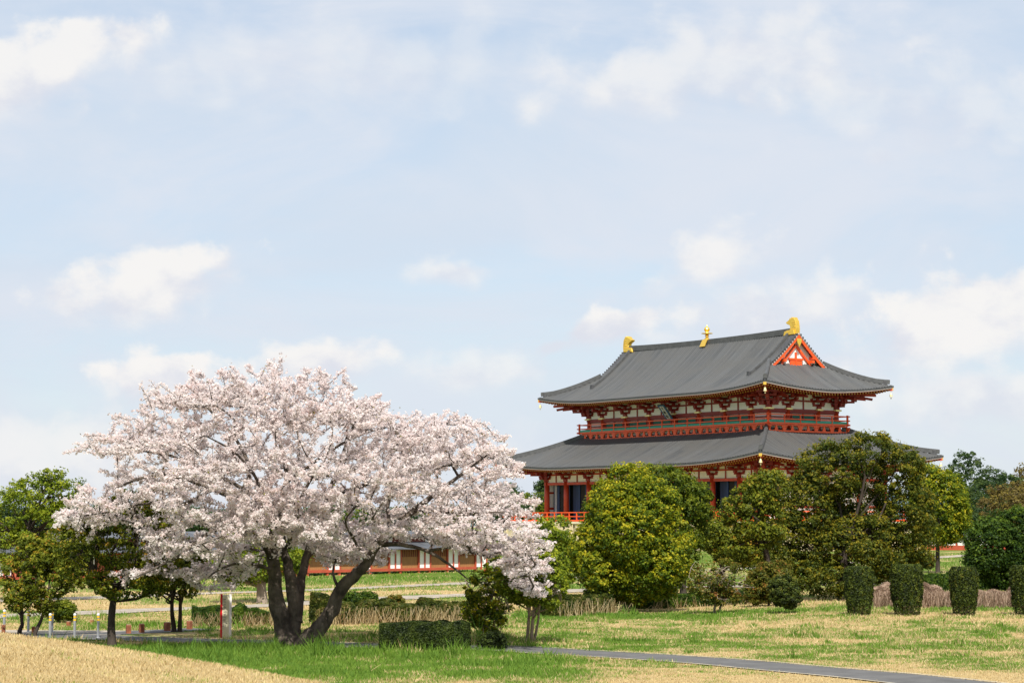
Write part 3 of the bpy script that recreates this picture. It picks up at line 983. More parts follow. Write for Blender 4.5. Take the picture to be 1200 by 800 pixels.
shibi(1); shibi(-1)
mb = MB()
mb.prism([(-0.55, -0.75, 25.75), (0.55, -0.75, 25.75), (0.62, -0.3, 26.9), (0.3, 0, 27.05), (-0.3, 0, 27.05), (-0.62, -0.3, 26.9)], (0, 0.0, 0.0))
mb = MB()
for s in (-1, 1):
    mb.prism([(-0.60, s * 0.34, 27.0), (0.60, s * 0.34, 27.0), (0.60, s * 0.95, 25.85), (-0.60, s * 0.95, 25.85)], (0, s * 0.08, 0.05))
mb.box((0, 0, 26.98), (1.22, 0.8, 0.14))
mb.lathe((0, 0, 27.0), [(0.42, 0), (0.40, 0.15), (0.26, 0.25), (0.24, 0.55), (0.38, 0.62), (0.24, 0.72), (0.30, 0.85), (0.88, 0.92), (0.88, 1.0), (0.3, 1.05), (0.22, 1.2), (0.40, 1.38), (0.46, 1.58), (0.36, 1.82), (0.10, 2.05), (0.02, 2.25)], 14)
rj = mb.build('ridge_jewel', M_GOLD, hall); rj.scale = (.84, .84, .84); rj.location = (0, 0, 26.0 * .16)

# name plaque leaning out over the centre of the upper storey
pl = empty('plaque', (0, -6.95, 17.25)); pl.parent = hall
pl.rotation_euler = (radians(40), 0, 0); pl.scale = (0.72, 1, 0.80)
mb = MB(); mb.box((0, 0, 0), (1.9, 0.12, 3.1))
mb.build('plaque_board', pmat('plaque_edge', (0.05, 0.085, 0.09), 0.5), pl, bevel=0.03)
mb = MB(); mb.box((0, -0.075, 0), (1.0, 0.05, 2.5))
mb.build('plaque_face', pmat('plaque_white', (0.62, 0.60, 0.54), 0.6), pl)
mb = MB()
for s in (-1, 1):
    for k in range(6): mb.box((s * 0.78, -0.085, -1.25 + 0.5 * k), (0.2, 0.05, 0.26))
for k in range(3):
    for s in (-1, 1): mb.box((-0.4 + 0.4 * k, -0.085, s * 1.4), (0.22, 0.05, 0.16))
mb.build('plaque_studs', pmat('blue_stud_paint', (0.05, 0.16, 0.38), 0.5), pl)
for k, ch in enumerate('大極殿'):
    cu = bpy.data.curves.new('lettering', 'FONT'); cu.body = ch; cu.size = 0.72; cu.extrude = 0.01
    cu.align_x = 'CENTER'; cu.align_y = 'CENTER'
    t0 = bpy.data.objects.new('tmp_text', cu); COL.objects.link(t0)
    bpy.context.view_layer.update()
    me = bpy.data.meshes.new_from_object(t0.evaluated_get(bpy.context.evaluated_depsgraph_get()))
    bpy.data.objects.remove(t0)
    me.materials.clear(); me.materials.append(M_DARK)
    t = bpy.data.objects.new('lettering', me); COL.objects.link(t); t.parent = pl
    t.location = (0, -0.115, 0.8 - 0.8 * k); t.rotation_euler = (pi / 2, 0, 0)

# ------------------------------------------------------------------ foliage tools
def leaf_mat(name, stops, trans=0.42, rough=0.6, tcol=None):
    m = bpy.data.materials.new(name); m.use_nodes = True
    nt = m.node_tree; nt.nodes.clear()
    out = nt.nodes.new('ShaderNodeOutputMaterial')
    a = nt.nodes.new('ShaderNodeAttribute'); a.attribute_name = 'tone'
    c = nramp(nt, a.outputs['Fac'], stops)
    p = nt.nodes.new('ShaderNodeBsdfPrincipled'); nt.links.new(c, p.inputs['Base Color'])
    p.inputs['Roughness'].default_value = rough; p.inputs['Specular IOR Level'].default_value = 0.25
    t = nt.nodes.new('ShaderNodeBsdfTranslucent')
    nt.links.new(c, t.inputs['Color'])
    mx = nt.nodes.new('ShaderNodeMixShader'); mx.inputs[0].default_value = trans
    nt.links.new(p.outputs[0], mx.inputs[1]); nt.links.new(t.outputs[0], mx.inputs[2])
    nt.links.new(mx.outputs[0], out.inputs[0])
    return m

def unit(a): return a / np.maximum(np.linalg.norm(a, axis=-1, keepdims=True), 1e-9)

def leaves(name, P, Nb, size, tone, mat, parent=None, aspect=0.55, rand=0.9, rng=RNG):
    """P positions, Nb bias normals, size per leaf, tone per leaf"""
    N = len(P)
    n = unit(Nb + rng.normal(size=(N, 3)) * rand)
    r = rng.normal(size=(N, 3))
    t = unit(np.cross(n, r)); b = np.cross(n, t)
    s = size[:, None]
    fold = n * s * 0.18
    V = np.stack([P - t * s, P - b * s * aspect + fold, P + t * s, P + b * s * aspect + fold], 1).reshape(-1, 3)
    Fc = np.arange(4 * N, dtype=np.int32).reshape(-1, 4)
    return np_mesh(name, V, Fc, mat, parent, fattr={'tone': ('FACE', np.clip(tone, 0, 1))})

def clump_leaves(C, crad, nleaf, lsize, rng, out, up=0.55, tvar=0.35, flat=0.75, tbase=None):
    """C clump centres (K,3); out (K,3) outward direction of each clump"""
    K = len(C)
    k = rng.integers(0, K, nleaf) if nleaf > 0 else np.arange(0)
    d = unit(rng.normal(size=(nleaf, 3)))
    rr = crad[k, None] * (0.45 + 0.6 * rng.random((nleaf, 1)) ** 0.7)
    off = d * rr; off[:, 2] *= flat
    P = C[k] + off
    Nb = d * 0.9 + out[k] * 0.5 + np.array([0, 0, up])
    ct = rng.random(K)
    tone = 0.44 + (ct[k] - 0.5) * 0.55 + (rng.random(nleaf) - 0.5) * 0.60 + 0.30 * d[:, 2] * (rr[:, 0] / crad[k])  # lighter clump tops: young growth, and sunlit tips put into the colour
    size = lsize * (0.6 + 0.8 * rng.random(nleaf))
    return P, Nb, size, tone

def ell_clumps(ells, n, rng, surf=0.8, thr=0.42, nsc=1.0):
    """clump centres near the skin of a union of ellipsoids, with gaps"""
    ells = [(np.array(c, float), np.array(r, float)) for c, r in ells]
    w = np.array([(r[0] * r[1] + r[1] * r[2] + r[0] * r[2]) for c, r in ells]); w /= w.sum()
    C = []; O = []
    tries = 0
    while len(C) < n and tries < 40:
        tries += 1
        m = n * 2
        idx = rng.choice(len(ells), m, p=w)
        d = unit(rng.normal(size=(m, 3)))
        cen = np.array([ells[i][0] for i in idx]); rad = np.array([ells[i][1] for i in idx])
        s = np.where(rng.random(m) < surf, 1 - np.abs(rng.normal(size=m)) * 0.10, rng.random(m) ** 0.4 * 0.9)
        p = cen + d * rad * s[:, None]
        keep = np.ones(m, bool)
        for c, r in ells:
            q = np.linalg.norm((p - c) / r, axis=1)
            keep &= ~((q < 0.78) & (s > 0.8))
        g = vnoise(p[:, 0] * 1.0 + p[:, 2] * 1.7, p[:, 1] - p[:, 2] * 1.3, nsc)
        keep &= g > thr * rng.random(m)
        C += list(p[keep]); O += list(unit(d / rad)[keep])
    C = np.array(C[:n]); O = np.array(O[:n])
    return C, O

M_BARK = pmat('bark', (0.058, 0.046, 0.037), 0.95, 0.35, 3.0, 0.05, 14, spec=0.15, stretch=(1, 1, 0.35))
M_BARK_PALE = pmat('pale_bark', (0.27, 0.215, 0.165), 0.95, 0.30, 4.0, 0.03, 16, spec=0.15, stretch=(1, 1, 0.35))
M_BARK_CH = pmat('cherry_bark', (0.100, 0.080, 0.064), 0.95, 0.6, 2.6, 0.16, 7, spec=0.15, stretch=(1, 1, 0.6))

def smooth_path(pts, rad, step):
    pts = [np.array(p, float) for p in pts]
    out = []; ro = []
    for i in range(len(pts) - 1):
        p0 = pts[max(0, i - 1)]; p1 = pts[i]; p2 = pts[i + 1]; p3 = pts[min(len(pts) - 1, i + 2)]
        n = max(1, int(np.linalg.norm(p2 - p1) / step))
        for k in range(n):
            t = k / n
            out.append(0.5 * ((2 * p1) + (-p0 + p2) * t + (2 * p0 - 5 * p1 + 4 * p2 - p3) * t * t + (-p0 + 3 * p1 - 3 * p2 + p3) * t ** 3))
            ro.append(rad[i] * (1 - t) + rad[i + 1] * t)
    out.append(pts[-1]); ro.append(rad[-1])
    return np.array(out), np.array(ro)

class Tubes:
    def __init__(s): s.V = []; s.F = []; s.n = 0
    def add(s, P, R, seg=8, knobs=0.0, rng=RNG):
        P = np.asarray(P, float); m = len(P)
        if m < 2: return
        T = unit(np.gradient(P, axis=0))
        ref = np.array([0.0, 1.0, 0.13]);
        if abs(T[0] @ unit(ref)) > 0.9: ref = np.array([1.0, 0.1, 0])
        A = unit(np.cross(T, ref)); B = np.cross(T, A)
        th = np.linspace(0, 2 * pi, seg, endpoint=False)
        rr = np.asarray(R)[:, None] * (1 + knobs * (rng.random((m, seg)) - 0.5))
        V = P[:, None, :] + A[:, None, :] * (np.cos(th) * rr)[:, :, None] + B[:, None, :] * (np.sin(th) * rr)[:, :, None]
        i = np.arange(m - 1)[:, None] * seg; j = np.arange(seg)[None, :]; j2 = (j + 1) % seg
        Fq = np.stack([i + j, i + j2, i + seg + j2, i + seg + j], -1).reshape(-1, 4) + s.n
        s.V.append(V.reshape(-1, 3)); s.F.append(Fq); s.n += m * seg
    def build(s, name, mat, parent=None):
        return np_mesh(name, np.concatenate(s.V), np.concatenate(s.F), mat, parent, smooth=True)

def tree(name, label, cat, base, ells, mat, bark=M_BARK, stems=None, tr=0.18, nclump=300, crad=0.35, nleaf=12000, lsize=0.09,
         surf=0.8, thr=0.5, group=None, seed=0, twig=True, trunk_h=None, flat=0.75, limbs=True, up=0.55):
    rng = np.random.default_rng(1000 + seed)
    base = Vector(base)
    root = empty(name, base)
    tag(root, label, cat, group)
    b = np.array(base)
    E_ = [(np.array(c) - b, r) for c, r in ells]
    C, O = ell_clumps(E_, nclump, rng, surf, thr)
    cr = crad * (0.45 + 1.15 * rng.random(len(C)) ** 1.5)
    if nleaf > 8000: nleaf = int(nleaf * 1.45); lsize *= 0.84
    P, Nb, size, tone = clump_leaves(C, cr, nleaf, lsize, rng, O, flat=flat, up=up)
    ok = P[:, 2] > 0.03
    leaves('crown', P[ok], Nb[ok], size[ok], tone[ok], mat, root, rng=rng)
    if stems is None: stems = [((0, 0, 0), tr)]
    tb = Tubes()
    cz = min(c[2] - r[2] for c, r in E_)
    for (off, r0) in stems:
        o = np.array(off, float)
        ct_ = np.mean([c for c, r in E_], axis=0); top = np.array([ct_[0], ct_[1], max(c[2] for c, r in E_)])
        h = trunk_h if trunk_h else max(0.5, (cz * 0.3 + top[2] * 0.5))
        mid = np.array([o[0] * 1.6 + (top[0] - o[0]) * 0.25, o[1] + (top[1] - o[1]) * 0.2, h * 0.5]) + rng.normal(size=3) * 0.06
        end = np.array([o[0] * 1.8 + (top[0] - o[0]) * 0.5, top[1] * 0.5 + o[1], h])
        P_, R_ = smooth_path([o - (0, 0, 0.1), o + (0, 0, 0.12), mid, end], [r0 * 1.45, r0 * 1.08, r0 * 0.85, r0 * 0.6], 0.25)
        tb.add(P_, R_, 10, 0.12, rng)
        if limbs:
            for c, r in E_:
                for q in range(2):
                    tgt = c + rng.normal(size=3) * r * 0.4
                    k = int(len(P_) * rng.uniform(0.55, 0.98))
                    s0 = P_[k]
                    m_ = (s0 + tgt) / 2 + rng.normal(size=3) * 0.15 * np.linalg.norm(tgt - s0) + (0, 0, 0.1)
                    Q, RQ = smooth_path([s0, m_, tgt], [R_[k] * 0.6, R_[k] * 0.35, 0.012], 0.3)
                    tb.add(Q, RQ, 6, 0.1, rng)
                    if twig:
                        for w in range(5):
                            kk = int(len(Q) * rng.uniform(0.35, 0.99)); kk = min(kk, len(Q) - 1)
                            e = c + unit(rng.normal(size=3)) * r * 0.85
                            Q2, R2 = smooth_path([Q[kk], (Q[kk] + e) / 2 + rng.normal(size=3) * 0.1, e], [RQ[kk] * 0.6 + 0.006, 0.014, 0.006], 0.35)
                            tb.add(Q2, R2, 4, 0.0, rng)
    tb.build('trunk', bark, root)
    return root

def L(px, py, rx, ry, d, dd=0.0, dr=None):
    """ellipsoid lobe of a crown at distance d + dd; sizes given in photo pixels at d"""
    c = at(px, py, d + dd); k = d / F * 0.93
    return ((c.x, c.y, c.z), (rx * k, (dr if dr else (rx + ry) / 2 * k), ry * k))

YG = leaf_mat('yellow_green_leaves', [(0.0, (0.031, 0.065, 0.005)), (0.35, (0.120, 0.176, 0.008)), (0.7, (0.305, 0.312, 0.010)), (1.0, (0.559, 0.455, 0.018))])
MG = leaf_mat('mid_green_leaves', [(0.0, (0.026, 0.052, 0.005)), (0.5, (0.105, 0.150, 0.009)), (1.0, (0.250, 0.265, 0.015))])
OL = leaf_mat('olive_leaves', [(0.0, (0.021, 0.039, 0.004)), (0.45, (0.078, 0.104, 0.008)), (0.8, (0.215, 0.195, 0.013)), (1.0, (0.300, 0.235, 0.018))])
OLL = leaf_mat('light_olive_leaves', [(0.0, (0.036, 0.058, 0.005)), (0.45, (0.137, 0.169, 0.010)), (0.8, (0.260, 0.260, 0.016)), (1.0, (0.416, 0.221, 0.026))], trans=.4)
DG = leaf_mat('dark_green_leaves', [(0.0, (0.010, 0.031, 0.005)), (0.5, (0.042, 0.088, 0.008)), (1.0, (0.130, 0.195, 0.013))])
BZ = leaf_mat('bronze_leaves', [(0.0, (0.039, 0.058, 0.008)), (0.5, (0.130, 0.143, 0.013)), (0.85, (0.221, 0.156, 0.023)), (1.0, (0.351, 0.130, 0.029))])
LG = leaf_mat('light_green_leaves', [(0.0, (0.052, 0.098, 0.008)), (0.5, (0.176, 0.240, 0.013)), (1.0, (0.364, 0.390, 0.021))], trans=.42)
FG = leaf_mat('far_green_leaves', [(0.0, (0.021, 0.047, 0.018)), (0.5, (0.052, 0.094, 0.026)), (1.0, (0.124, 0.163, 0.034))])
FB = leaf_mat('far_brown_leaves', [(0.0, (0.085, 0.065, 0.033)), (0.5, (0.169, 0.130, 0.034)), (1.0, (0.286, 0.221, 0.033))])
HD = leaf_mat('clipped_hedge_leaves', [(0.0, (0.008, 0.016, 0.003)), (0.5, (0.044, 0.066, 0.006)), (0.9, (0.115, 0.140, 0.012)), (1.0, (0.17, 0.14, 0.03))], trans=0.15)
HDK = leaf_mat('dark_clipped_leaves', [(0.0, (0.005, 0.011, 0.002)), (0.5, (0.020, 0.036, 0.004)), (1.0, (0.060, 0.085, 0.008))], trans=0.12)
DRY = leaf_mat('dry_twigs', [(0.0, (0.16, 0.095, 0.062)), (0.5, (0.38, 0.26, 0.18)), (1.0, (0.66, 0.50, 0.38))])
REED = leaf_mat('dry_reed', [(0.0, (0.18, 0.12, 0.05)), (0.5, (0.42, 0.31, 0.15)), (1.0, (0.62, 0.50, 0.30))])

def base_at(px, py, sink=0.0):
    p = gpt(px, py); return (p.x, p.y, p.z - sink)

# trees on the right of the lawn
d = 95.0
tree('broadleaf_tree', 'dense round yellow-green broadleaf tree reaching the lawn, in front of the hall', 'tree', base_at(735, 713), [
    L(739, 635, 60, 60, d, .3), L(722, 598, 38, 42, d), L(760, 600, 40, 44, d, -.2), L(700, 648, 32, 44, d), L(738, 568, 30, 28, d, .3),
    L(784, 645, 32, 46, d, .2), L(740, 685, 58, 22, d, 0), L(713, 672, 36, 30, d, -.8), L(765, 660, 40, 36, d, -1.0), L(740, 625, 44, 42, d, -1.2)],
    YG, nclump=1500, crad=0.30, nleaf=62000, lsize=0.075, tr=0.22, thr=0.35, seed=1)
d = 112
tree('broadleaf_tree', 'mid-green tree showing behind the round yellow-green tree, before the hall columns', 'tree', gx(800, d), [
    L(778, 577, 42, 32, d), L(806, 590, 32, 30, d), L(768, 562, 26, 20, d), L(808, 622, 22, 28, d, .3), L(790, 640, 32, 36, d)],
    MG, nclump=700, crad=0.34, nleaf=26000, lsize=0.085, seed=2)
d = 120
tree('broadleaf_tree', 'dull olive tree in the gap between the round tree and the big dark tree', 'tree', gx(846, d), [
    L(836, 626, 22, 22, d), L(862, 642, 28, 26, d)],
    OLL, nclump=230, crad=0.34, nleaf=12000, lsize=0.09, thr=.6, seed=3)
d = 107
tree('broadleaf_tree', 'biggest dark olive tree with an open crown, hall wall seen through its branches', 'tree', gx(985, d), [
    L(972, 552, 42, 36, d), L(1018, 530, 42, 25, d), L(1050, 552, 34, 34, d, .3), L(1066, 600, 30, 42, d), L(1076, 632, 20, 28, d),
    L(1008, 640, 66, 38, d), L(960, 640, 42, 34, d, .6), L(948, 596, 32, 48, d, .2), L(918, 640, 48, 38, d), L(914, 596, 34, 38, d, .4), L(975, 676, 66, 22, d, -.4), L(1042, 660, 34, 24, d, -.5), L(1000, 600, 46, 42, d, 2.0), L(1050, 625, 40, 40, d, 1.0)],
    OL, nclump=1900, crad=0.34, nleaf=82000, lsize=0.080, tr=0.20, thr=0.55, surf=.8, seed=4)
d = 101
tree('broadleaf_tree', 'lighter olive-green tree leaning out left of the biggest dark tree', 'tree', gx(905, d), [
    L(882, 588, 30, 22, d), L(862, 602, 20, 20, d), L(900, 568, 24, 18, d), L(892, 618, 32, 28, d), L(876, 642, 24, 18, d)],
    OLL, nclump=420, crad=0.28, nleaf=15000, lsize=0.08, thr=.7, seed=5)
d = 165
tree('broadleaf_tree', 'fresh yellow-green tree to the right behind the biggest dark tree', 'tree', gx(1098, d), [
    L(1100, 590, 36, 44, d), L(1086, 566, 24, 24, d), L(1118, 605, 20, 30, d), L(1100, 620, 34, 20, d)],
    YG, nclump=700, crad=0.42, nleaf=26000, lsize=0.11, seed=6)
d = 126
tree('broadleaf_tree', 'dark green low-branched tree standing at the right edge of the photo', 'tree', gx(1178, d), [
    L(1170, 640, 40, 38, d), L(1192, 622, 36, 28, d), L(1158, 652, 28, 28, d), L(1206, 650, 34, 38, d), L(1182, 672, 30, 18, d)],
    DG, nclump=800, crad=0.36, nleaf=32000, lsize=0.09, seed=7)
# trees on the left
d = 105
tree('broadleaf_tree', 'tall airy light-green tree at the far left behind the others', 'tree', gx(35, d), [
    L(42, 588, 40, 34, d), L(78, 574, 24, 20, d), L(8, 606, 30, 32, d), L(55, 620, 46, 34, d), L(-22, 615, 34, 34, d), L(20, 640, 50, 22, d), L(60, 560, 16, 12, d)],
    LG, nclump=520, crad=0.30, nleaf=17000, lsize=0.080, thr=1.2, seed=8, tr=.22)
p = base_at(131, 757)
t_l2 = tree('broadleaf_tree', 'olive tree with one straight dark trunk beside the path, left of the cherry', 'tree', p, [
    L(140, 640, 52, 34, 67, 1.2), L(128, 605, 36, 26, 67, 1.5), L(172, 618, 30, 32, 67, 1.6), L(98, 655, 36, 28, 67, .8), L(150, 682, 50, 18, 67, .6), L(178, 662, 30, 24, 67, 1.3), L(84, 628, 22, 22, 67, 1.2), L(160, 590, 26, 18, 67, 1.8)],
    OLL, nclump=380, crad=0.20, nleaf=12500, lsize=0.062, tr=0.14, thr=.9, trunk_h=1.9, seed=9)
d = 74
tree('small_tree', 'small dark olive tree on a thin forked stem, nearest to the left photo edge', 'tree', base_at(23, 743), [
    L(26, 690, 20, 20, d), L(40, 655, 26, 30, d, .4), L(18, 706, 12, 10, d), L(12, 672, 14, 16, d, .2)],
    OLL, nclump=190, crad=0.18, nleaf=6200, lsize=0.06, tr=0.075, thr=.7, trunk_h=0.95, seed=10)
tree('small_tree', 'small dark olive tree with a leaning stem beside the short wooden post', 'tree', base_at(41, 745), [
    L(56, 676, 30, 32, d), L(78, 645, 30, 30, d, .5), L(50, 702, 24, 16, d), L(88, 668, 20, 24, d, .3)],
    OLL, nclump=260, crad=0.19, nleaf=8500, lsize=0.06, tr=0.065, thr=.7, trunk_h=1.3, seed=11)
d = 75
tree('small_tree', 'dark olive tree on two leaning grey stems behind the fork of the paths', 'tree', base_at(207, 740), [
    L(200, 662, 34, 30, d), L(184, 682, 22, 18, d), L(216, 685, 16, 16, d), L(222, 650, 24, 22, d, .4)],
    OLL, nclump=230, crad=0.20, nleaf=7200, lsize=0.065, thr=.9, stems=[((-0.1, 0, 0), 0.085), ((0.1, 0.05, 0), 0.08)], trunk_h=1.5, seed=12)
d = 105
tree('broadleaf_tree', 'light green tree with a thick grey trunk seen under the cherry boughs', 'tree', gx(308, d), [
    L(290, 664, 50, 20, d), L(330, 652, 30, 24, d), L(300, 640, 44, 24, d)],
    LG, bark=M_BARK_PALE, nclump=350, crad=0.34, nleaf=12000, lsize=0.085, tr=0.26, thr=.6, seed=13, trunk_h=1.8)
# shrubs and small trees by the hedge
d = 72
tree('shrub_tree', 'yellow-green shrub with thin pale stems behind the clipped bush', 'shrub', base_at(580, 740), [
    L(566, 690, 24, 24, d), L(590, 668, 24, 22, d), L(556, 712, 16, 20, d), L(588, 702, 18, 18, d), L(574, 726, 22, 14, d)],
    YG, bark=M_BARK_PALE, nclump=190, crad=0.16, nleaf=6500, lsize=0.055, thr=.7, stems=[((-.06, 0, 0), .022), ((.1, 0, 0), .02), ((0, .1, 0), .025)], trunk_h=1.2, seed=14)
d = 69.5
tree('small_tree', 'dark green small tree on three bare brown stems, under the drooping cherry tip', 'tree', base_at(620, 752), [
    L(632, 660, 26, 26, d), L(646, 688, 20, 24, d), L(616, 690, 28, 20, d), L(600, 678, 20, 22, d), L(648, 665, 16, 20, d, .3)],
    LG, bark=M_BARK_PALE, nclump=330, crad=0.18, nleaf=11500, lsize=0.058, thr=.7, stems=[((-.05, 0, 0), .055), ((.08, 0, 0), .06), ((0.18, .08, 0), .045)], trunk_h=1.5, seed=15)
d = 112
tree('broadleaf_tree', 'dull olive-green tree below the left end of the hall terrace', 'tree', gx(648, d), [
    L(648, 632, 28, 30, d), L(664, 655, 22, 28, d), L(636, 660, 24, 24, d)],
    LG, nclump=330, crad=0.30, nleaf=12000, lsize=0.085, thr=.8, seed=16)
tree('small_tree', 'small bronze-leaved tree on two pale stems on the dry lawn', 'tree', base_at(840, 718), [
    L(842, 672, 32, 20, 91), L(824, 686, 24, 13, 91), L(862, 684, 22, 14, 91), L(846, 700, 26, 8, 91)],
    BZ, bark=M_BARK_PALE, nclump=230, crad=0.18, nleaf=4600, lsize=0.055, thr=1.1, stems=[((-.10, 0, 0), .05), ((.12, 0, 0), .05)], trunk_h=1.1, seed=17)
d = 96
tree('bush', 'round bush with reddish bronze young leaves on top, beside the dark clipped bush', 'bush', gx(900, d), [
    L(898, 682, 22, 24, d), L(912, 676, 18, 20, d), L(886, 692, 14, 18, d)], BZ, nclump=330, crad=0.18, nleaf=13000, lsize=0.065, thr=.4, tr=.05, seed=18, twig=False)
d = 88
tree('bush', 'very dark rounded bush with brown bare base, left of the row of clipped shrubs', 'bush', base_at(920, 714), [
    L(919, 692, 18, 20, d), L(926, 700, 12, 13, d)], HD, nclump=300, crad=0.12, nleaf=16000, lsize=0.045, thr=.3, tr=.05, seed=19, twig=False)
d = 84
tree('bush', 'low spreading green bush behind the steel bollards at the left', 'bush', base_at(72, 726), [
    L(72, 714, 15, 12, d), L(62, 716, 9, 9, d), L(80, 716, 9, 9, d)], MG, nclump=200, crad=0.14, nleaf=9000, lsize=0.05, thr=.3, tr=.04, seed=20, twig=False)
d = 97
tree('bush', 'dark green low bush seen behind the leaning right-hand cherry trunk', 'bush', gx(424, d), [
    L(412, 702, 12, 9, d), L(430, 702, 14, 9, d)], DG, nclump=180, crad=0.14, nleaf=8000, lsize=0.055, thr=.3, tr=.04, seed=21, twig=False)
tree('bush', 'small reddish-green bush alone above the rough hedge', 'bush', gx(463, d), [
    L(463, 703, 10, 6, d)], BZ, nclump=90, crad=0.11, nleaf=3500, lsize=0.05, thr=.3, tr=.03, seed=22, twig=False)
tree('bush', 'small orange-brown bush on the far bank beside the biggest dark tree', 'bush', gx(1087, 135), [
    L(1087, 657, 8, 10, 135)], BZ, nclump=90, crad=0.15, nleaf=3500, lsize=0.07, thr=.3, tr=.03, seed=23, twig=False)

# hedges: boxes of leaves following a line
def hedge(name, label, cat, p0, p1, h, w, mat, n, lsize, seed, group=None, asp=.55, top=0.06, reed=0, clip=True):
    rng = np.random.default_rng(2000 + seed)
    p0 = np.array(p0, float); p1 = np.array(p1, float)
    mid = (p0 + p1) / 2; mid[2] = float(Hgt(mid[0], mid[1]))
    root = empty(name, mid); tag(root, label, cat, group)
    dv = p1 - p0; Ln = np.linalg.norm(dv[:2]); t = dv[:2] / Ln; nn = np.array([-t[1], t[0]])
    s = rng.random(n) * Ln; a = rng.uniform(-1, 1, n); b = rng.random(n)
    # push to the skin
    k = rng.random(n)
    skin = rng.random(n) < 0.72
    which = rng.random(n)
    a = np.where(skin & (which < 0.55), np.sign(a) * (1 - np.abs(rng.normal(size=n)) * 0.10), a)
    b = np.where(skin & (which >= 0.55) & (which < 0.9), 1 - np.abs(rng.normal(size=n)) * 0.06, b)
    s = np.where(skin & (which >= 0.9), np.where(k < .5, rng.random(n) * 0.12, Ln - rng.random(n) * 0.12), s)
    # round the ends and shoulders
    X = mid[0] + t[0] * (s - Ln / 2); Y = mid[1] + t[1] * (s - Ln / 2)
    hh = h * (1 + top * 4 * (vnoise(X, Y, 0.9) - 0.5) + top * 3 * (vnoise(X + 9, Y, 0.3) - 0.5))
    ww = w / 2 * (1 + 0.25 * (vnoise(X + 5, Y + 5, 0.7) - 0.5)) * (1 - 0.22 * np.clip(b, 0, 1) ** 3) * (0.9 + .1 * np.sin(np.clip(b, 0, 1) * 3))
    ends = np.minimum(s, Ln - s); rnd_ = 1 - 0.35 * np.clip(1 - ends / (w * 0.45), 0, 1) ** 2
    X = X + nn[0] * a * ww * rnd_; Y = Y + nn[1] * a * ww * rnd_
    Z = Hgt(X, Y) + np.clip(b, 0.0, 1.1) * hh * (0.92 + 0.08 * rnd_)
    P = np.stack([X, Y, Z], 1) - mid
    cl = vnoise(X * 3, Z * 3 + Y, 0.6)
    Nb = np.stack([nn[0] * a, nn[1] * a, 0.3 + 0 * a], 1) + np.where((b > 0.9)[:, None], np.array([0, 0, .9]), 0)
    tone = 0.5 + (cl - 0.5) * 0.7 + (rng.random(n) - 0.5) * 0.7
    leaves('foliage', P, Nb, lsize * (0.6 + 0.8 * rng.random(n)), tone, mat, root, aspect=asp, rng=rng)
    tb = Tubes()
    for q in range(int(Ln / 0.25) + 3):
        x = rng.uniform(-Ln / 2 + .1, Ln / 2 - .1); o = rng.uniform(-w / 3, w / 3)
        bx, by = t[0] * x + nn[0] * o, t[1] * x + nn[1] * o
        bz = float(Hgt(mid[0] + bx, mid[1] + by)) - mid[2]
        tb.add([(bx, by, bz - .05), (bx + rng.normal() * .05, by, bz + h * .4), (bx + rng.normal() * .12, by + rng.normal() * .08, bz + h * .85)], [.03, .02, .008], 5)
    tb.build('stems', M_BARK, root)
    if reed:
        R = rng.random(reed)
        x = (rng.random(reed) - 0.5) * Ln; o = -np.abs(rng.normal(size=reed)) * 0.18 * w - w * 0.40
        x = np.round(x / .22) * .22 * (rng.random(reed) < .6) + x * 0 + np.where(rng.random(reed) < .5, 0, 0) + np.where(rng.random(reed) < .4, rng.normal(size=reed) * .08, (rng.random(reed) - .5) * .3); x = np.where(np.abs(x) < .3, (rng.random(reed) - .5) * Ln, x); x = np.clip(x, -Ln / 2, Ln / 2)
        sgn = -1 if nn[1] > 0 else 1
        o = o * 1.0
        if nn[1] < 0: o = -o
        gxx = t[0] * x + nn[0] * o; gyy = t[1] * x + nn[1] * o
        gz = Hgt(mid[0] + gxx, mid[1] + gyy) - mid[2]
        hh = h * rng.uniform(0.25, 0.95, reed)
        lean = rng.normal(size=(reed, 2)) * 0.20
        bw = 0.013
        v0 = np.stack([gxx - bw, gyy, gz], 1); v1 = np.stack([gxx + bw, gyy, gz], 1)
        v2 = np.stack([gxx + lean[:, 0] + bw * .6, gyy + lean[:, 1] - .05, gz + hh], 1); v3 = v2 - np.array([bw * .9, 0, 0])
        V = np.stack([v0, v1, v2, v3], 1).reshape(-1, 3)
        o_ = np_mesh('dry_blades', V, np.arange(4 * reed).reshape(-1, 4), DRY if mat is DRY else REED, root, fattr={'tone': ('FACE', rng.random(reed))})
        o_['kind'] = 'stuff'
    return root
def gp(px, py): p = gpt(px, py); return (p.x, p.y, p.z)
RH = 'rough untrimmed hedge with dry reeds'
MIXH = leaf_mat('rough_hedge_leaves', [(0.0, (0.020, 0.030, 0.007)), (0.45, (0.060, 0.085, 0.012)), (0.8, (0.13, 0.145, 0.016)), (1.0, (0.30, 0.22, 0.09))])
hedge('hedge', 'low dark rough hedge with pale dry reeds behind the notice pillar', 'hedge', gp(226, 733), gp(318, 732), 0.62, 1.3, DG, 26000, 0.06, 1, RH, top=.14, reed=260)
hedge('hedge', 'rough green hedge with dry reeds running behind the cherry trunks to the shrub', 'hedge', gp(368, 731), gp(545, 727), 0.72, 1.5, MIXH, 60000, 0.06, 2, RH, top=.24, reed=620)
hedge('hedge', 'rough hedge with reddish dry reeds, left of the round yellow-green tree', 'hedge', gp(640, 722), gp(706, 717), 0.75, 1.5, MIXH, 26000, 0.065, 3, RH, top=.24, reed=190)
hedge('hedge', 'dark brownish low hedge between the round tree and the bronze bush', 'hedge', gp(748, 713), gp(885, 707), 0.62, 1.3, DG, 40000, 0.065, 4, RH, top=.06, reed=120)
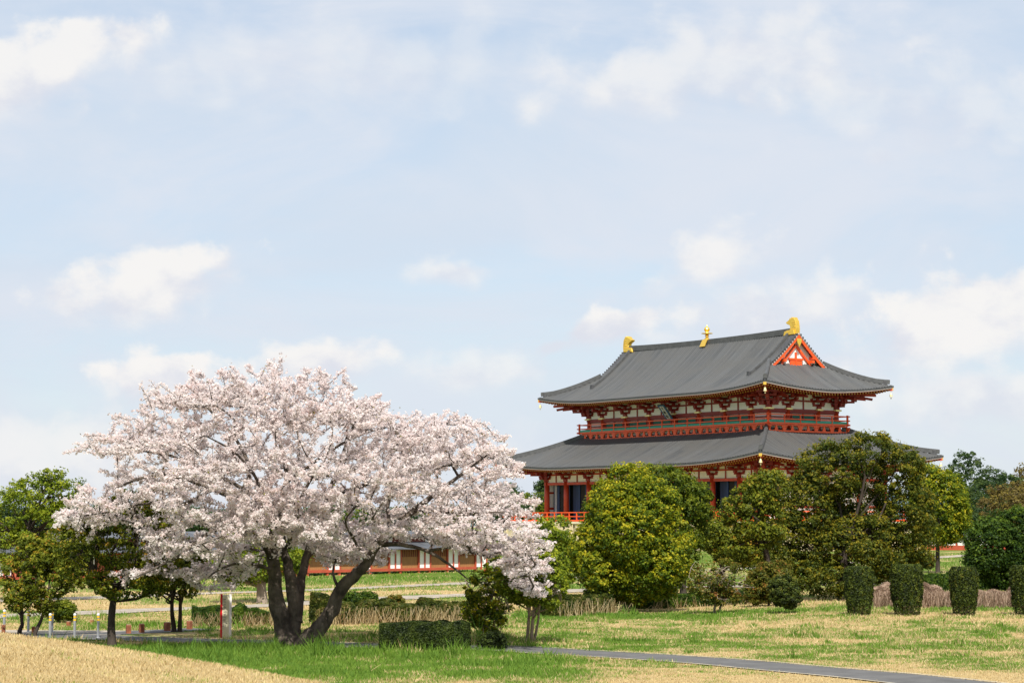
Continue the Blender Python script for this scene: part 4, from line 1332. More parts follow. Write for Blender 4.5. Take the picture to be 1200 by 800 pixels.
hedge('hedge', 'dark green neatly clipped box-shaped hedge in the lush grass, nearest of all', 'hedge', gp(447, 760), gp(549, 761), 0.80, 1.25, HDK, 70000, 0.030, 5, top=.05)
hedge('hedge', 'leafless pinkish-brown hedge behind the clipped shrubs', 'hedge', gp(1018, 711), gp(1240, 711), 0.80, 1.2, DRY, 62000, 0.09, 6, top=.16, asp=.12, reed=1800)
hedge('hedge', 'dark green hedge behind the pinkish leafless hedge', 'hedge', gp(1078, 692), gp(1165, 691), 0.95, 1.5, DG, 24000, 0.07, 7, top=.10)
tree('bush', 'small rounded dark clipped bush touching the path, right of the clipped hedge', 'bush', base_at(577, 758), [
    L(577, 749, 15, 10, 66.5), L(585, 751, 9, 8, 66.5), L(568, 751, 8, 8, 66.5)], HDK, nclump=170, crad=0.09, nleaf=12000, lsize=0.032, thr=.2, tr=.03, seed=24, twig=False)
for i, (px, lbl) in enumerate(((1007, 'tall drum-shaped clipped shrub, leftmost of the row of four'), (1063, 'drum-shaped clipped shrub, second from the left and widest of the row'),
                               (1130, 'drum-shaped clipped shrub, third from the left in the row'), (1203, 'drum-shaped clipped shrub cut by the right photo edge'))):
    rng = np.random.default_rng(300 + i)
    b = gpt(px, 720.5)
    root = empty('clipped_shrub', b); tag(root, lbl, 'clipped shrub', 'row of drum-shaped clipped shrubs')
    n = 38000
    th = rng.random(n) * 2 * pi; z = rng.random(n); rr = np.where(rng.random(n) < .75, 1 - np.abs(rng.normal(size=n)) * .07, np.sqrt(rng.random(n)))
    topm = rng.random(n) < .22
    z = np.where(topm, 1 - np.abs(rng.normal(size=n)) * .02, z); rr = np.where(topm, np.sqrt(rng.random(n)), rr); rr = np.where(rng.random(n) < .04, rr * rng.uniform(1.0, 1.13, n), rr)
    Hh = (1.86, 1.93, 1.84, 1.90)[i]; R0 = (0.53, 0.60, 0.52, 0.57)[i]
    prof = R0 * (0.80 + 0.26 * np.sin(np.clip(z * 1.25, 0, 1) * pi / 2)) * (1 - 0.22 * np.clip((z - .86) / .14, 0, 1) ** 2)
    prof = prof * (1 + 0.12 * (vnoise(th * 2 + i * 7, z * 4, .6) - .5) + .14 * (vnoise(th * 7, z * 14 + i, .5) - .5))
    P = np.stack([np.cos(th) * prof * rr, np.sin(th) * prof * rr, 0.04 + z * Hh * (1 - .05 * rr ** 4 * topm)], 1)
    keep = (z > 0.18) | (rng.random(n) < 0.22)
    Nb = np.stack([np.cos(th), np.sin(th), .35 + topm * 2.0], 1)
    tone = .42 + (vnoise(th * 4, z * 6 + i * 3, .5) - .5) * .7 + (rng.random(n) - .5) * .7
    tone = tone + np.where(topm, .15, 0)
    leaves('foliage', P[keep], Nb[keep], .031 * (.5 + 1.0 * rng.random(keep.sum())), tone[keep], HD, root, rng=rng)
    tb = Tubes()
    for q in range(9):
        a = q * .7; r_ = .12 + .3 * rng.random()
        tb.add([(cos(a) * .12, sin(a) * .12, -.05), (cos(a) * r_, sin(a) * r_, .5), (cos(a) * r_ * 1.3, sin(a) * r_ * 1.3, 1.6)], [.035, .025, .01], 6)
    tb.build('stems', M_BARK_PALE, root)

# ------------------------------------------------------------------ far trees
FT = 'distant trees beyond the palace grounds'
def far_tree(px, top, rx, d, mat, label, seed, n=7000):
    base = gx(px, d)
    by = 610 + (CAMZ - base.z) * F / d
    h = by - top
    rng = np.random.default_rng(seed)
    ells = [L(px, top + h * .42, rx, h * .42, d)]
    for k in range(4):
        ells.append(L(px + rng.uniform(-.8, .8) * rx, top + h * rng.uniform(.25, .7), rx * rng.uniform(.45, .7), h * rng.uniform(.18, .3), d, rng.uniform(-1, 1) * 2))
    sc = d / 340
    tree('distant_tree', label, 'tree', base, ells, mat, nclump=260, crad=0.75 * sc, nleaf=n, lsize=0.20 * sc, thr=.5, seed=seed, group=FT, twig=False, tr=.3, limbs=False)
GL = 'plain distant tree in the line of woods behind the palace grounds'
for i, (px, top, rx, d_, mt, lb) in enumerate([
    (1132, 525, 26, 380, FG, 'dark distant evergreen just right of the lower roof tip of the hall'),
    (1163, 545, 24, 390, FG, 'dark distant evergreen, second to the right of the lower roof tip'),
    (1150, 562, 26, 330, FG, 'lower distant evergreen in front of the two dark ones right of the hall'),
    (1182, 553, 22, 430, FG, 'small hazy distant tree on the skyline near the right edge'),
    (1206, 541, 24, 470, FB, 'greyish bare distant tree on the skyline at the right edge'),
    (1178, 566, 34, 260, FB, 'brown and yellow distant wood-edge tree above the dark tree at the right edge'),
    (1215, 560, 30, 280, FB, 'brown distant tree cut by the right photo edge'),
    (1140, 590, 22, 300, FG, 'distant green tree low between the yellow-green tree and the brown trees'),
    (598, 566, 18, 350, FG, 'distant dark tree between the cherry and the left column of the hall'),
    (622, 575, 18, 330, MG, 'distant green tree behind the utility pole'),
    (636, 560, 12, 390, FG, 'pointed distant conifer at the left column of the hall'),
    (610, 590, 20, 320, FG, 'low distant tree at the foot of the utility pole'),
    (655, 590, 22, 340, FG, GL), (575, 575, 22, 360, FG, GL)]):
    far_tree(px, top, rx, d_, mt, lb, 400 + i)
for i in range(17):
    px = -30 + 37 * i
    if 560 < px: continue
    far_tree(px, 586 + (i * 37 % 11), 26, 330 + (i * 53 % 60), FG if i % 3 else MG, GL, 450 + i, n=4000)

# utility pole in the distance
up = empty('utility_pole', gx(626, 300)); tag(up, 'pale concrete utility pole with two crossarms among the distant trees', 'utility pole')
mb = MB(); mb.lathe((0, 0, -.2), [(.20, 0), (.13, 7.4)], 10); mb.build('pole', M_CONC, up, smooth=False)
for zz in (6.6, 5.7):
    mb = MB(); mb.box((0, 0.16, zz), (1.8 if zz > 6 else 1.1, .12, .12))
    a_ = mb.build('crossarm', M_CONC, up)
    mb = MB()
    for s in (-.7, -.25, .25, .7): mb.lathe((s * (1 if zz > 6 else .6), .16, zz + .06), [(.05, 0), (.07, .08), (.04, .2)], 6)
    mb.build('insulators', M_WHITE, a_)

# distant hills
mb_x = np.linspace(-2600, 2600, 120)
def hills():
    X = np.repeat(mb_x[None, :], 8, 0); yy = np.linspace(1500, 2600, 8)[:, None]
    Y = np.repeat(yy, 120, 1)
    prof = np.sin(np.linspace(0, pi, 8))[:, None]
    Z = -1 + prof * (14 + 22 * vnoise(X, Y * 0, 320) + 8 * vnoise(X + 77, Y, 90)) * (0.7 + 0.6 * sstep(X, 150, 500))
    i = np.arange(7)[:, None] * 120 + np.arange(119)[None, :]
    o = np_mesh('hills', np.stack([X, Y, Z], -1).reshape(-1, 3), np.stack([i, i + 1, i + 121, i + 120], -1).reshape(-1, 4),
                pmat('wooded_hill', (0.10, 0.14, 0.15), 1.0, 0.3, 0.02, spec=0.0), smooth=True)
    o['kind'] = 'structure'
hills()

# ------------------------------------------------------------------ the cherry tree
CB = gpt(338, 757)
CD = CB.y
cherry = empty('cherry_tree', CB)
tag(cherry, 'large spreading cherry tree in full pale-pink blossom with three dark trunks', 'tree')
def cp(px, py, dd=0.0):
    """point of the cherry tree relative to its foot"""
    p = at(px, py, CD + dd); return np.array([p.x - CB.x, p.y - CB.y, p.z - CB.z])
LIMBS = [
    # main stems (points, radii)
    ([(334, 762, 0), (333, 735, 0), (325, 708, -.1), (322, 680, -.2), (320, 655, -.3), (316, 628, -.5), (296, 600, -.8), (277, 585, -1.1), (250, 572, -1.4), (215, 560, -1.6), (177, 557, -1.8), (135, 572, -2)], [.36, .30, .27, .24, .21, .18, .155, .135, .11, .08, .06, .03]),
    ([(344, 760, .1), (343, 735, .1), (344, 712, .1), (342, 688, .1), (337, 662, .2), (331, 636, .3), (330, 600, .4), (336, 565, .6), (330, 525, .9), (312, 485, 1.2), (300, 455, 1.4)], [.30, .25, .23, .21, .19, .16, .135, .11, .09, .06, .03]),
    ([(345, 728, .1), (349, 705, .3), (353, 680, .6), (358, 655, .9), (370, 622, 1.3), (383, 585, 1.6), (396, 548, 1.8), (412, 505, 2), (425, 468, 2.1)], [.22, .20, .18, .16, .13, .11, .085, .06, .03]),
    ([(350, 765, -.1), (362, 748, -.2), (378, 730, -.4), (392, 708, -.5), (398, 692, -.6), (414, 675, -.7), (430, 660, -.8), (440, 640, -.9), (458, 622, -1.0), (485, 598, -1.2), (515, 575, -1.3), (548, 550, -1.3), (575, 530, -1.3)], [.30, .265, .25, .24, .225, .21, .19, .17, .145, .12, .09, .06, .03]),
    # boughs
    ([(442, 638, -.9), (470, 638, -1.2), (500, 645, -1.5), (525, 660, -1.8), (548, 678, -2)], [.11, .085, .065, .05, .025]),
    ([(500, 645, -1.5), (530, 640, -1.9), (560, 632, -2.2), (590, 635, -2.4), (612, 655, -2.5)], [.06, .05, .045, .035, .02]),
    ([(321, 660, -.3), (305, 632, -.9), (275, 614, -1.6), (242, 626, -2.2), (212, 650, -2.7), (180, 666, -3), (158, 676, -3.1)], [.13, .11, .09, .075, .06, .045, .02]),
    ([(320, 668, -.3), (300, 661, -1.2), (278, 660, -2), (255, 668, -2.6), (240, 680, -3)], [.08, .06, .05, .04, .02]),
    ([(277, 585, -1.1), (292, 555, -1), (280, 520, -.6), (250, 485, -.3), (225, 455, 0)], [.10, .085, .065, .045, .02]),
    ([(250, 572, -1.4), (215, 590, -1.9), (170, 590, -2.3), (125, 600, -2.6), (90, 605, -2.8)], [.075, .06, .05, .035, .02]),
    ([(336, 565, .6), (370, 540, 0), (400, 520, -.6), (435, 505, -1), (458, 500, -1.2)], [.075, .06, .05, .035, .02]),
    ([(330, 600, .4), (290, 575, 1.3), (240, 550, 2.1), (190, 530, 2.8), (140, 515, 3.1)], [.10, .085, .065, .05, .025]),
    ([(383, 585, 1.6), (420, 570, 2.4), (470, 560, 3), (520, 570, 3.4), (560, 590, 3.6)], [.09, .075, .055, .04, .02]),
    ([(338, 640, .3), (345, 610, -1.2), (352, 585, -2.4), (365, 560, -3.2), (380, 540, -3.8)], [.11, .09, .07, .05, .02]),
    ([(331, 636, .3), (318, 600, -1.4), (300, 560, -2.6), (275, 530, -3.4), (240, 510, -3.9)], [.10, .08, .06, .045, .02]),
    ([(398, 692, -.6), (390, 672, -.5), (394, 655, -.4), (403, 640, -.4)], [.07, .05, .035, .02]),
    ([(458, 622, -1), (455, 590, .2), (470, 555, .8), (495, 520, 1.1), (510, 497, 1.2)], [.09, .07, .055, .04, .02]),
    ([(485, 598, -1.2), (520, 600, -2.2), (560, 600, -2.9), (600, 600, -3.2)], [.07, .055, .04, .02]),
    ([(430, 660, -.8), (415, 632, -1.8), (405, 610, -2.8), (420, 590, -3.4)], [.07, .055, .04, .02]),
    ([(330, 600, .4), (345, 560, 2), (350, 520, 3), (345, 480, 3.4)], [.09, .07, .05, .025]),
    ([(358, 655, .9), (375, 640, 2.2), (400, 628, 3.2), (430, 628, 3.8)], [.08, .06, .045, .02]),
    ([(325, 650, 0), (305, 645, 1.6), (275, 640, 2.8), (240, 640, 3.5)], [.08, .06, .045, .02])]
tub = Tubes()
nodes = []; nrad = []; npar = []
crng = np.random.default_rng(77)
for pts, rad in LIMBS:
    P, R = smooth_path([cp(*p) for p in pts], rad, 0.16); R = R * np.where(R < .2, .80, .92)
    jit = (crng.random((len(P), 3)) - .5) * np.minimum(R[:, None] * .35, .05)
    if R[0] > .2: R = R.copy(); R[:10] = R[:10] * np.linspace(1.22, 1.0, 10)
    tub.add(P + jit, R, 14 if R[0] > .15 else 8, 0.16, crng)
    for p, r in zip(P, R):
        if r < .2: nodes.append(p); nrad.append(r); npar.append(-1)
NL = len(nodes)
# outline of the crown in photo pixels, turned into metres at the tree's distance
OUT = np.array([(70, 606), (82, 585), (98, 572), (128, 560), (132, 540), (92, 528), (96, 512), (128, 505), (140, 488), (165, 478), (172, 462), (200, 452), (232, 430), (262, 426), (292, 430),
                (322, 420), (345, 432), (372, 428), (402, 436), (428, 446), (446, 458), (450, 470), (462, 484), (462, 496), (475, 492), (500, 482), (535, 484), (560, 492), (590, 508), (600, 525), (614, 545), (604, 560),
                (612, 582), (632, 596), (626, 612), (640, 640), (632, 655), (640, 662), (630, 680), (634, 698), (618, 702), (600, 690), (585, 668), (566, 652), (540, 648), (512, 640), (494, 626), (470, 634), (450, 640), (440, 655), (425, 655),
                (412, 640), (392, 652), (370, 655), (352, 640), (340, 630), (322, 650), (318, 672), (300, 684), (280, 688), (262, 700), (240, 702), (232, 688), (215, 676), (190, 672), (165, 690), (142, 686), (140, 668), (155, 650),
                (175, 640), (168, 620), (140, 612), (115, 618), (104, 640), (84, 632)], float)
def inside(x, y, poly):
    c = np.zeros(x.shape, bool)
    j = len(poly) - 1
    for i in range(len(poly)):
        xi, yi = poly[i]; xj, yj = poly[j]
        c ^= ((yi > y) != (yj > y)) & (x < (xj - xi) * (y - yi) / (yj - yi + 1e-9) + xi)
        j = i
    return c
def edge_d(x, y, poly):
    out = np.full(x.shape, 1e9)
    for i in range(len(poly)):
        a = poly[i - 1]; b = poly[i]; d = b - a
        t = np.clip(((x - a[0]) * d[0] + (y - a[1]) * d[1]) / (d @ d), 0, 1)
        out = np.minimum(out, np.hypot(x - a[0] - t * d[0], y - a[1] - t * d[1]))
    return out
kpx = CD / F
tg = []
while len(tg) < 3500:
    n = 4000
    x = crng.uniform(65, 645, n); y = crng.uniform(418, 705, n)
    ok = inside(x, y, OUT)
    x, y = x[ok], y[ok]
    e = edge_d(x, y, OUT)
    dm = np.sqrt(np.clip(e / 110, 0, 1) * (2 - np.clip(e / 110, 0, 1))) * 4.6 * np.where(y > 610, np.clip(1.1 - (y - 610) / 160, .4, 1), 1)
    v = crng.uniform(-1, 1, len(x)); v = np.sign(v) * np.abs(v) ** 0.6
    dd = v * dm
    # the lower left and right tips hang towards the camera
    dd = dd - 1.6 * np.clip((260 - x) / 190, 0, 1) * (y > 560) - 1.4 * np.clip((x - 500) / 130, 0, 1) * (y > 600)
    lay = vnoise(x * .026 + dd * .5, (y + x * .10) * .105 + dd * .3, 1.0) * .6 + vnoise(x * .07 + 40, y * .20 + dd, 1.0) * .4
    gap = lay > 0.395
    # a few real openings through the boughs
    for (gx_, gy_, gr, gyr) in ((262, 586, 14, 9), (300, 612, 18, 9), (408, 608, 24, 10), (352, 470, 10, 5), (335, 555, 12, 8), (462, 640, 26, 10), (262, 706, 26, 14), (420, 575, 14, 8), (230, 660, 18, 8), (190, 610, 12, 9), (530, 560, 12, 7), (300, 655, 20, 8)):
        gap &= ((x - gx_) / gr) ** 2 + ((y - gy_) / gyr) ** 2 > 1
    for xx, yy, d_ in zip(x[gap], y[gap], dd[gap]): tg.append(cp(xx, yy + 7 * (yy < 480), d_))
# most sprays lie in flat, slightly drooping layers
base_t = np.array(tg[:3500])
plates = base_t[crng.permutation(len(base_t))[:150]]
pt_ = []
for c in plates:
    R_ = crng.uniform(.7, 1.5); n_ = int(17 * R_)
    a_ = crng.random(n_) * 2 * pi; r_ = np.sqrt(crng.random(n_)) * R_
    tl = crng.normal(size=2) * .12
    q = np.stack([np.cos(a_) * r_ * 1.15, np.sin(a_) * r_, -.11 * r_ ** 2 + crng.normal(size=n_) * .07], 1)
    q[:, 2] += q[:, 0] * tl[0] + q[:, 1] * tl[1]
    pt_.append(c + q)
pt_ = np.concatenate(pt_)
# hanging sprays in front of the forking stems
fr_ = np.array([cp(x_, y_, d_) for x_, y_, d_ in zip(crng.uniform(268, 400, 260), crng.uniform(575, 634, 260), crng.uniform(-4.4, -2.2, 260))])
bk_ = np.array([cp(x_, y_, d_) for x_, y_, d_ in zip(crng.uniform(372, 452, 170), crng.uniform(612, 660, 170), crng.uniform(1.2, 4.2, 170))])
allp = np.concatenate([base_t[:1500], pt_, fr_, bk_])
wy = allp[:, 1] + CB.y; ppx = 600 + (allp[:, 0] + CB.x) / wy * F; 
el_ = np.arctan2(allp[:, 2] + CB.z - CAMZ, wy) - PITCH; ppy = 400 - F * np.tan(el_)
ok_ = (inside(ppx, ppy, OUT) | ((ppx > 372) & (ppx < 452) & (ppy > 610) & (ppy < 662))) & ~((ppy > 640) & (ppx > 300) & (ppx < 372))
ok_ &= ~((np.abs(ppx - 262) < 26) & (ppy > 690))
tg = allp[ok_]

NA = np.zeros((60000, 3)); NA[:NL] = np.array(nodes); NP = np.full(60000, -1); cnt = NL
Ln_ = np.array(nodes)
d0 = np.array([np.min(np.linalg.norm(Ln_ - t, axis=1)) for t in tg])
twigs = []
for ti in np.argsort(d0):
    t = tg[ti]
    dist = np.linalg.norm(NA[:cnt] - t, axis=1)
    below = np.clip(NA[:cnt, 2] - t[2], 0, 9) * 0.8
    k = int(np.argmin(dist + below)); D = dist[k]
    if D < 0.12 or D > 4: continue
    m = max(1, int(D / 0.28)); prev = k
    perp = crng.normal(size=3) * D * 0.10
    for q in range(1, m + 1):
        u = q / m
        p = NA[k] * (1 - u) + t * u + perp * sin(pi * u) + np.array([0, 0, 0.08 * D]) * sin(pi * u)
        NA[cnt] = p; NP[cnt] = prev; prev = cnt; cnt += 1
# fine shoots standing out of the crown's skin
cen_ = np.array([0, 0, 4.6])
ends = np.setdiff1d(np.arange(NL, cnt), NP[NL:cnt])
for e_ in ends[crng.random(len(ends)) < .55]:
    o_ = NA[e_] - cen_; o_ = o_ / (np.linalg.norm(o_) + .01)
    dr_ = o_ * np.array([1, 1, .5]) + np.array([0, 0, .35 if NA[e_][2] > 4 else -.15]) + crng.normal(size=3) * .35
    dr_ /= np.linalg.norm(dr_); ln_ = crng.uniform(.15, .55); prev = e_
    for q in range(2):
        NA[cnt] = NA[prev] + dr_ * ln_ / 2; NP[cnt] = prev; prev = cnt; cnt += 1
cntdesc = np.zeros(cnt)
haschild = np.zeros(cnt, bool)
for i in range(cnt - 1, NL - 1, -1):
    cntdesc[i] += 1
    if NP[i] >= 0: cntdesc[NP[i]] += cntdesc[i]; haschild[NP[i]] = True
rad_ = 0.0036 * np.sqrt(np.maximum(cntdesc, 1)) + 0.003
# twig chains -> tubes
visited = np.zeros(cnt, bool)
for i in range(cnt - 1, NL - 1, -1):
    if visited[i]: continue
    ch = [i]; visited[i] = True; p = NP[i]
    while p >= NL and not visited[p]: ch.append(p); visited[p] = True; p = NP[p]
    if p >= 0: ch.append(p)
    ch = ch[::-1]
    if len(ch) < 2: continue
    R = np.array([rad_[c] if c >= NL else min(rad_[ch[1]] * 1.2, .05) for c in ch])
    tub.add(NA[ch], R, 5, 0.0)
tub.build('trunk', M_BARK_CH, cherry)
# cut branch scar and burrs at the fork
# blossom clusters along the twigs
M_BLOS = leaf_mat('cherry_blossom', [(0.0, (0.60, 0.38, 0.34)), (0.14, (0.80, 0.64, 0.60)), (0.5, (0.90, 0.81, 0.785)), (1.0, (0.93, 0.87, 0.85))], trans=0.56, rough=0.9)
tn = np.arange(NL, cnt)
thin = rad_[tn] < 0.035
tn = tn[thin]
nb = 150000
k = tn[crng.integers(0, len(tn), nb)]
par = NP[k]
u = crng.random((nb, 1))
Pc = NA[k] * u + NA[par] * (1 - u) + crng.normal(size=(nb, 3)) * np.array([.062, .062, .042]) + np.array([0, 0, .02])
cs = 0.030 * (0.55 + 1.0 * crng.random(nb) ** 1.5)
npet = 3
PP = np.repeat(Pc, npet, 0) + unit(crng.normal(size=(nb * npet, 3))) * np.repeat(cs, npet)[:, None] * 0.8
NB_ = (PP - np.repeat(Pc, npet, 0)) / 0.04 * 0.9 + np.array([0, 0, .35])
ctone = crng.random(nb)
big = vnoise(Pc[:, 0], Pc[:, 2] + Pc[:, 1], 0.7)
tone = np.repeat(0.35 + .5 * ctone + (big - .5) * .35, npet) + (crng.random(nb * npet) - .5) * .35
leaves('crown', PP, NB_, np.repeat(cs, npet) * (0.85 + .4 * crng.random(nb * npet)), tone, M_BLOS, cherry, aspect=0.85, rand=0.5, rng=crng)
# a few young leaves among the blossom
nl = 2600
k = tn[crng.integers(0, len(tn), nl)]
P = NA[k] + crng.normal(size=(nl, 3)) * .10
YL = leaf_mat('young_cherry_leaves', [(0, (.14, .15, .02)), (.5, (.24, .22, .03)), (1, (.34, .18, .07))])
leaves('young_leaves', P, np.zeros((nl, 3)) + (0, 0, .5), .028 + .02 * crng.random(nl), crng.random(nl), YL, cherry, rng=crng)

# ------------------------------------------------------------------ red and white gallery building on the left
GR = pmat('gallery_vermilion', (0.42, 0.075, 0.035), 0.6, 0.12, 2)
GO = pmat('gallery_ochre_boards', (0.33, 0.15, 0.05), 0.7, 0.2, 3, stretch=(6, 6, .6))
GS = pmat('gallery_salmon_boards', (0.50, 0.165, 0.085), 0.7, 0.15, 3)
GT = pmat('gallery_roof', (0.095, 0.10, 0.11), 0.5, 0.35, 1.2, stretch=(5, .5, 1))
GD = pmat('gallery_dark_red', (0.19, 0.045, 0.035), 0.7, 0.2, 3)
A = gx(-35, 138); Bp = gx(556, 171)
dv = Bp - A; gl = sqrt(dv.x ** 2 + dv.y ** 2); gyaw = math.atan2(dv.y, dv.x)
gal = empty('gallery_building', ((A.x + Bp.x) / 2, (A.y + Bp.y) / 2, 0.0), gyaw)
tag(gal, 'long low two-tier red and white gallery building with grey roofs behind the cherry tree', 'building')
def gbox(name, items, mat):
    mb = MB()
    for c, d in items: mb.box(c, d)
    return mb.build(name, mat, gal)
Z0 = 0.12
gbox('core', [((0, 1.7, Z0 + .95), (gl + 1.2, 3.0, 1.65))], GD)
gbox('sill', [((0, 0.02, Z0 + .16), (gl + .2, .26, .20)), ((0, 0.04, Z0 + 1.74), (gl + .1, .22, .16))], GR)
x = -gl / 2; i = 0
while x < gl / 2 - 1.0:
    left = x < -gl / 2 + 12
    w = 1.75 if not left else 1.9
    mb = MB(); mb.box((x + w / 2, 0.08, Z0 + .95), (w - .1, .08, 1.42)); pn = mb.build('board_panel', GS if left else GO, gal)
    mb = MB(); nsl = 9
    for q in range(nsl): mb.box((x + w * (q + .5) / nsl, 0.02, Z0 + (1.40 if not left else .95)), (.05, .07, .55 if not left else 1.45))
    mb.build('lattice', GD if not left else GR, pn)
    x += w
    mb = MB(); mb.box((x + .04, 0, Z0 + .90), (.12, .16, 1.75)); mb.build('post', GR, gal)
    for q in range(2):
        mb = MB(); mb.box((x + .10 + .28 + .60 * q, 0.06, Z0 + .95), (.50, .10, 1.42)); mb.build('plaster_panel', M_WHITE, gal)
        mb = MB(); mb.box((x + .10 + .58 + .60 * q, 0, Z0 + .90), (.10, .15, 1.75)); mb.build('post', GR, gal)
    mb = SEP(); mb.box((x + .04, .05, 0.0), (.2, .2, .3)); mb.box((x + 1.2, .05, 0.0), (.2, .2, .3)); mb.build('footing', GR, gal)
    x += 1.36; i += 1
mb = MB(); mb.prism([(-gl / 2 - .4, -.75, Z0 + 1.78), (-gl / 2 - .4, 1.3, Z0 + 2.30), (-gl / 2 - .4, 1.3, Z0 + 2.20), (-gl / 2 - .4, -.75, Z0 + 1.70)], (gl + .8, 0, 0))
mb.build('lower_roof', GT, gal)
gbox('upper_wall', [((0, 2.0, Z0 + 2.45), (gl - .6, 1.6, .60))], GD)
mb = SEP()
x = -gl / 2 + .9
while x < gl / 2 - 1: mb.box((x, 1.18, Z0 + 2.45), (.34, .06, .42)); x += 1.95 + .75 * (int(x * 10) % 2)
mb.build('upper_panel', M_WHITE, gal)
mb = MB(); mb.prism([(-gl / 2 - .5, .6, Z0 + 2.74), (-gl / 2 - .5, 2.0, Z0 + 3.12), (-gl / 2 - .5, 3.4, Z0 + 2.74), (-gl / 2 - .5, 3.4, Z0 + 2.66), (-gl / 2 - .5, .6, Z0 + 2.66)], (gl + 1.0, 0, 0))
mb.build('upper_roof', GT, gal)
# the far end of the gallery to the right, only its red foot shows
A = gx(1040, 262); Bp = gx(1240, 250)
g2 = empty('gallery_wall', ((A.x + Bp.x) / 2, (A.y + Bp.y) / 2, .566), math.atan2(Bp.y - A.y, Bp.x - A.x))
tag(g2, 'low red and white wall with a grey coping glimpsed right of the biggest dark tree', 'wall')
Lg = (Bp - A).length
mb = MB(); mb.box((0, 0, .28), (Lg, .4, .56)); mb.build('red_foot', GR, g2)
mb = SEP()
for q in range(12): mb.box((-Lg / 2 + Lg * (q + .5) / 12, -.02, 1.1), (Lg / 12 - .25, .3, 1.05))
mb.build('plaster_panel', M_WHITE, g2)
mb = SEP()
for q in range(13): mb.box((-Lg / 2 + Lg * q / 12, -.03, 1.1), (.2, .36, 1.1))
mb.build('post', GR, g2)
mb = MB(); mb.prism([(-Lg / 2, -.7, 1.62), (-Lg / 2, 0, 2.1), (-Lg / 2, .7, 1.62)], (Lg, 0, 0)); mb.build('coping', GT, g2)

# ------------------------------------------------------------------ notice pillar
b = base_at(264.5, 747)
sg = empty('notice_pillar', b, radians(8)); tag(sg, 'short cream and red notice pillar with lines of writing beside the path', 'sign')
M_SIGN = pmat('sign_cream', (0.70, 0.66, 0.46), 0.5, .03, 2); M_SRED = pmat('sign_red', (0.62, 0.006, 0.012), 0.4, .05, 2)
mb = MB(); mb.box((0, 0, .72), (.34, .20, 1.46)); mb.build('board', M_SIGN, sg, bevel=.008)
mb = MB(); mb.box((-.158, -.006, .735), (.07, .21, 1.49)); mb.build('red_edge', M_SRED, sg, bevel=.006)
mb = MB(); mb.box((.145, -.006, .735), (.085, .205, 1.47)); mb.build('white_edge', M_WHITE, sg, bevel=.006)
rs = random.Random(4)
mb = MB()
for q in range(17):
    w_ = rs.uniform(.07, .13); mb.box((-.02 - (.14 - w_) / 2, -.1015, 1.30 - q * .055), (w_, .004, .014))
mb.build('writing', pmat('sign_ink', (.10, .09, .08), .6), sg)

# ------------------------------------------------------------------ bollards and short wooden posts
M_STEEL = pmat('galvanised_steel', (0.46, 0.47, 0.49), 0.35, .1, 4, metal=0.6)
M_BYEL = pmat('reflective_yellow', (0.80, 0.48, 0.02), 0.4, .05, 4)
M_CAP = pmat('white_cap', (0.75, 0.75, 0.74), 0.4, .04, 4)
bol = empty('bollard', (0, 0, 0))
mb = MB(); mb.lathe((0, 0, -.03), [(.045, 0), (.045, .80)], 14); mb.lathe((0, 0, 0), [(.075, 0), (.075, .02), (.05, .035)], 14)
o = mb.build('post', M_STEEL, bol)
for z in (.58, .68):
    mb = MB(); mb.lathe((0, 0, z), [(.0485, 0), (.0485, .062)], 14); mb.build('yellow_band', M_BYEL, bol)
mb = MB(); mb.lathe((0, 0, .765), [(.05, 0), (.05, .04), (.03, .06), (.005, .068)], 14); mb.build('cap', M_CAP, bol)
BL = [((4.7, 741.5), 'steel bollard with yellow bands, leftmost, half hidden behind a short post'),
      ((33, 740.5), 'steel bollard with yellow bands between the two small leaning trees'),
      ((58.5, 747), 'steel bollard with yellow bands, front one of the close pair'),
      ((61, 740), 'steel bollard with yellow bands, rear one of the close pair'),
      ((87.3, 747), 'steel bollard with yellow bands right of the close pair'),
      ((114.8, 747), 'steel bollard with yellow bands nearest to the straight olive trunk')]
for i, ((px, py), lb) in enumerate(BL):
    o = bol if i == 0 else copy_tree(bol)
    o.location = gflat(px, py); tag(o, lb, 'bollard', 'steel bollards across the path')
M_WOODP = pmat('red_brown_wood', (0.26, 0.085, 0.035), 0.8, .3, 6)
M_WOODT = pmat('worn_post_top', (0.34, 0.22, 0.14), 0.9, .3, 6)
WP = [((4, 742), .10, 'short square wooden post in front of the leftmost bollard'),
      ((39, 744.5), .10, 'short reddish wooden post at the foot of the leaning small tree'),
      ((150.5, 742), .13, 'short reddish-orange wooden post, first right of the straight olive trunk'),
      ((166, 741), .13, 'short reddish wooden post, second right of the straight olive trunk'),
      ((196, 739), .15, 'short reddish wooden post just left of the twin grey stems'),
      ((222, 737), .13, 'short reddish wooden post right of the twin grey stems'),
      ((80.5, 733.5), .11, 'small pale stub post in the dry grass beyond the bollards, left one'),
      ((108, 731.5), .11, 'small pale stub post in the dry grass beyond the bollards, right one')]
for i, ((px, py), w_, lb) in enumerate(WP):
    o = empty('wooden_post', gflat(px, py), .2 * i); h_ = .30 if py > 735 else .17
    tag(o, lb, 'post', 'short wooden posts beside the paths')
    mb = MB(); mb.box((0, 0, h_ / 2 - .03), (w_ * 1.25, w_ * 1.25, h_ + .06)); mb.build('shaft', M_WOODP, o, bevel=.012)
    mb = MB(); mb.box((0, 0, h_ + .012), (w_ * 1.12, w_ * 1.12, .025)); mb.build('top', M_WOODT, o, bevel=.006)

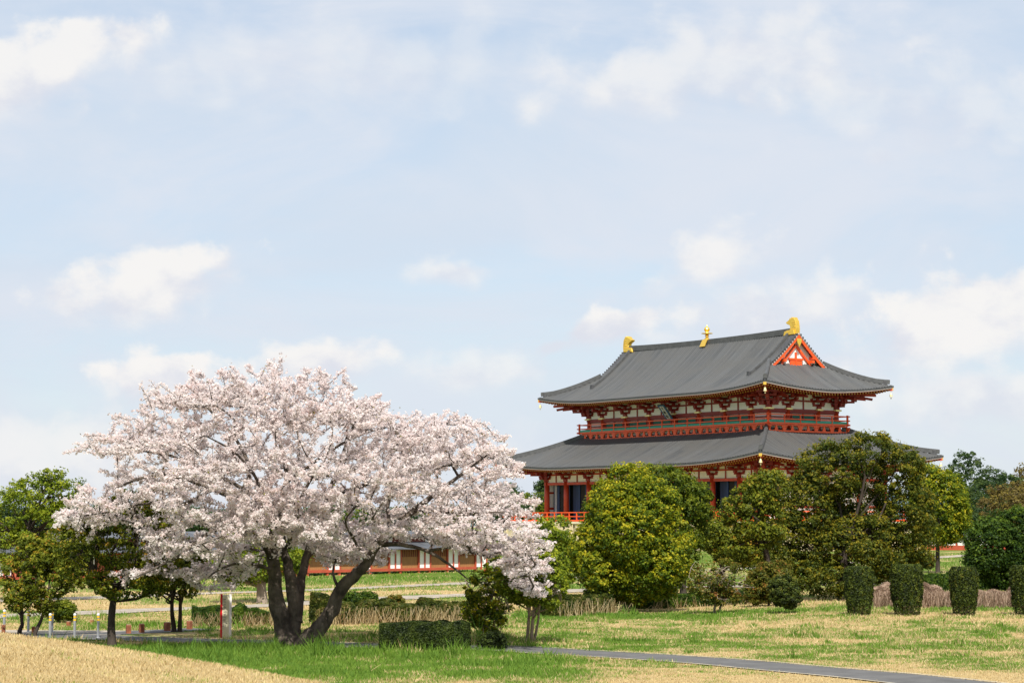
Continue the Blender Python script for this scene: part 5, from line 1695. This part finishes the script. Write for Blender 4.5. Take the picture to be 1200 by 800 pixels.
# ------------------------------------------------------------------ grass blades
GRASSM = leaf_mat('grass_blades', [(0.0, STRAW2), (0.18, (0.56, 0.43, 0.21)), (0.36, (0.68, 0.54, 0.29)), (0.46, (0.40, 0.36, 0.13)),
                                   (0.55, (0.26, 0.31, 0.05)), (0.78, (0.165, 0.27, 0.03)), (1.0, (0.075, 0.165, 0.018))], trans=0.30, rough=0.7)
def blades(name, n, y0, y1, hfun, seed, xr=0.30, mound=False, label=None):
    rng = np.random.default_rng(seed)
    y = y0 * (y1 / y0) ** rng.random(n)
    x = rng.uniform(-xr, xr, n) * y
    z = Hgt(x, y)
    ok = (path_dist(x, y) > 0.12 * rng.normal(size=n) - .03)
    isM = (z > 0.30) & (y < 52)
    ok &= isM if mound else ~isM
    x, y, z = x[ok], y[ok], z[ok]; n = len(x)
    l = lush(x, y)
    h = hfun(x, y, l) * rng.uniform(.5, 1.3, n)
    g = (l + (rng.random(n) - .5) * 0.5) > 0.5
    tone = np.where(g, .52 + .48 * np.clip(l * .6 + .4 * rng.random(n), 0, 1), .42 * rng.random(n))
    if mound: tone = np.where(g & (rng.random(n) < .8), .46 + .22 * rng.random(n), np.where(vnoise(x, y, .5) > .62, .18, 0) + .30 * rng.random(n))
    th = rng.random(n) * 2 * pi; w = (0.004 + 0.00017 * y) * rng.uniform(.7, 1.5, n)
    dx, dy = np.cos(th) * w, np.sin(th) * w
    lean = rng.normal(size=(n, 2)) * h[:, None] * 0.45
    V = np.stack([np.stack([x - dx, y - dy, z - .01], 1), np.stack([x + dx, y + dy, z - .01], 1), np.stack([x + lean[:, 0], y + lean[:, 1], z + h], 1)], 1).reshape(-1, 3)
    o = np_mesh(name, V, np.arange(3 * n).reshape(-1, 3), GRASSM, fattr={'tone': ('FACE', np.clip(tone, 0, 1))})
    tag(o, kind='stuff')
def h_lawn(x, y, l):
    h = 0.045 + 0.05 * l
    h = h * (1 - .35 * sstep(x, 1, 5))
    # lush long grass round the foot of the cherry and the clipped hedge
    u = np.exp(-((y - (CD - 1.2)) / 2.8) ** 2) * (1 - sstep(x, -1, 3)) * sstep(x, -14, -9)
    h = h + 0.08 * u * (0.5 + vnoise(x, y, .5)) * (l > .4)
    h = h * (1 + 1.3 * (vnoise(x, y, .9) > .80) * (l > .45))
    h = h * (1 + 1.6 * (vnoise(x + 33, y * .8, .7) > .84) * (y > 62))
    # dry bents on the right-hand bank
    h = h + 0.05 * sstep(x, 5, 9) * sstep(y, 62, 70) * (vnoise(x, y, .6))
    return h
blades('grass', 420000, 42, 100, h_lawn, 21)
blades('grass', 120000, 100, 230, lambda x, y, l: 0.09 + 0.08 * l, 22)
blades('dry_grass', 260000, 18, 52, lambda x, y, l: 0.035 + 0.02 * l, 23, mound=True)
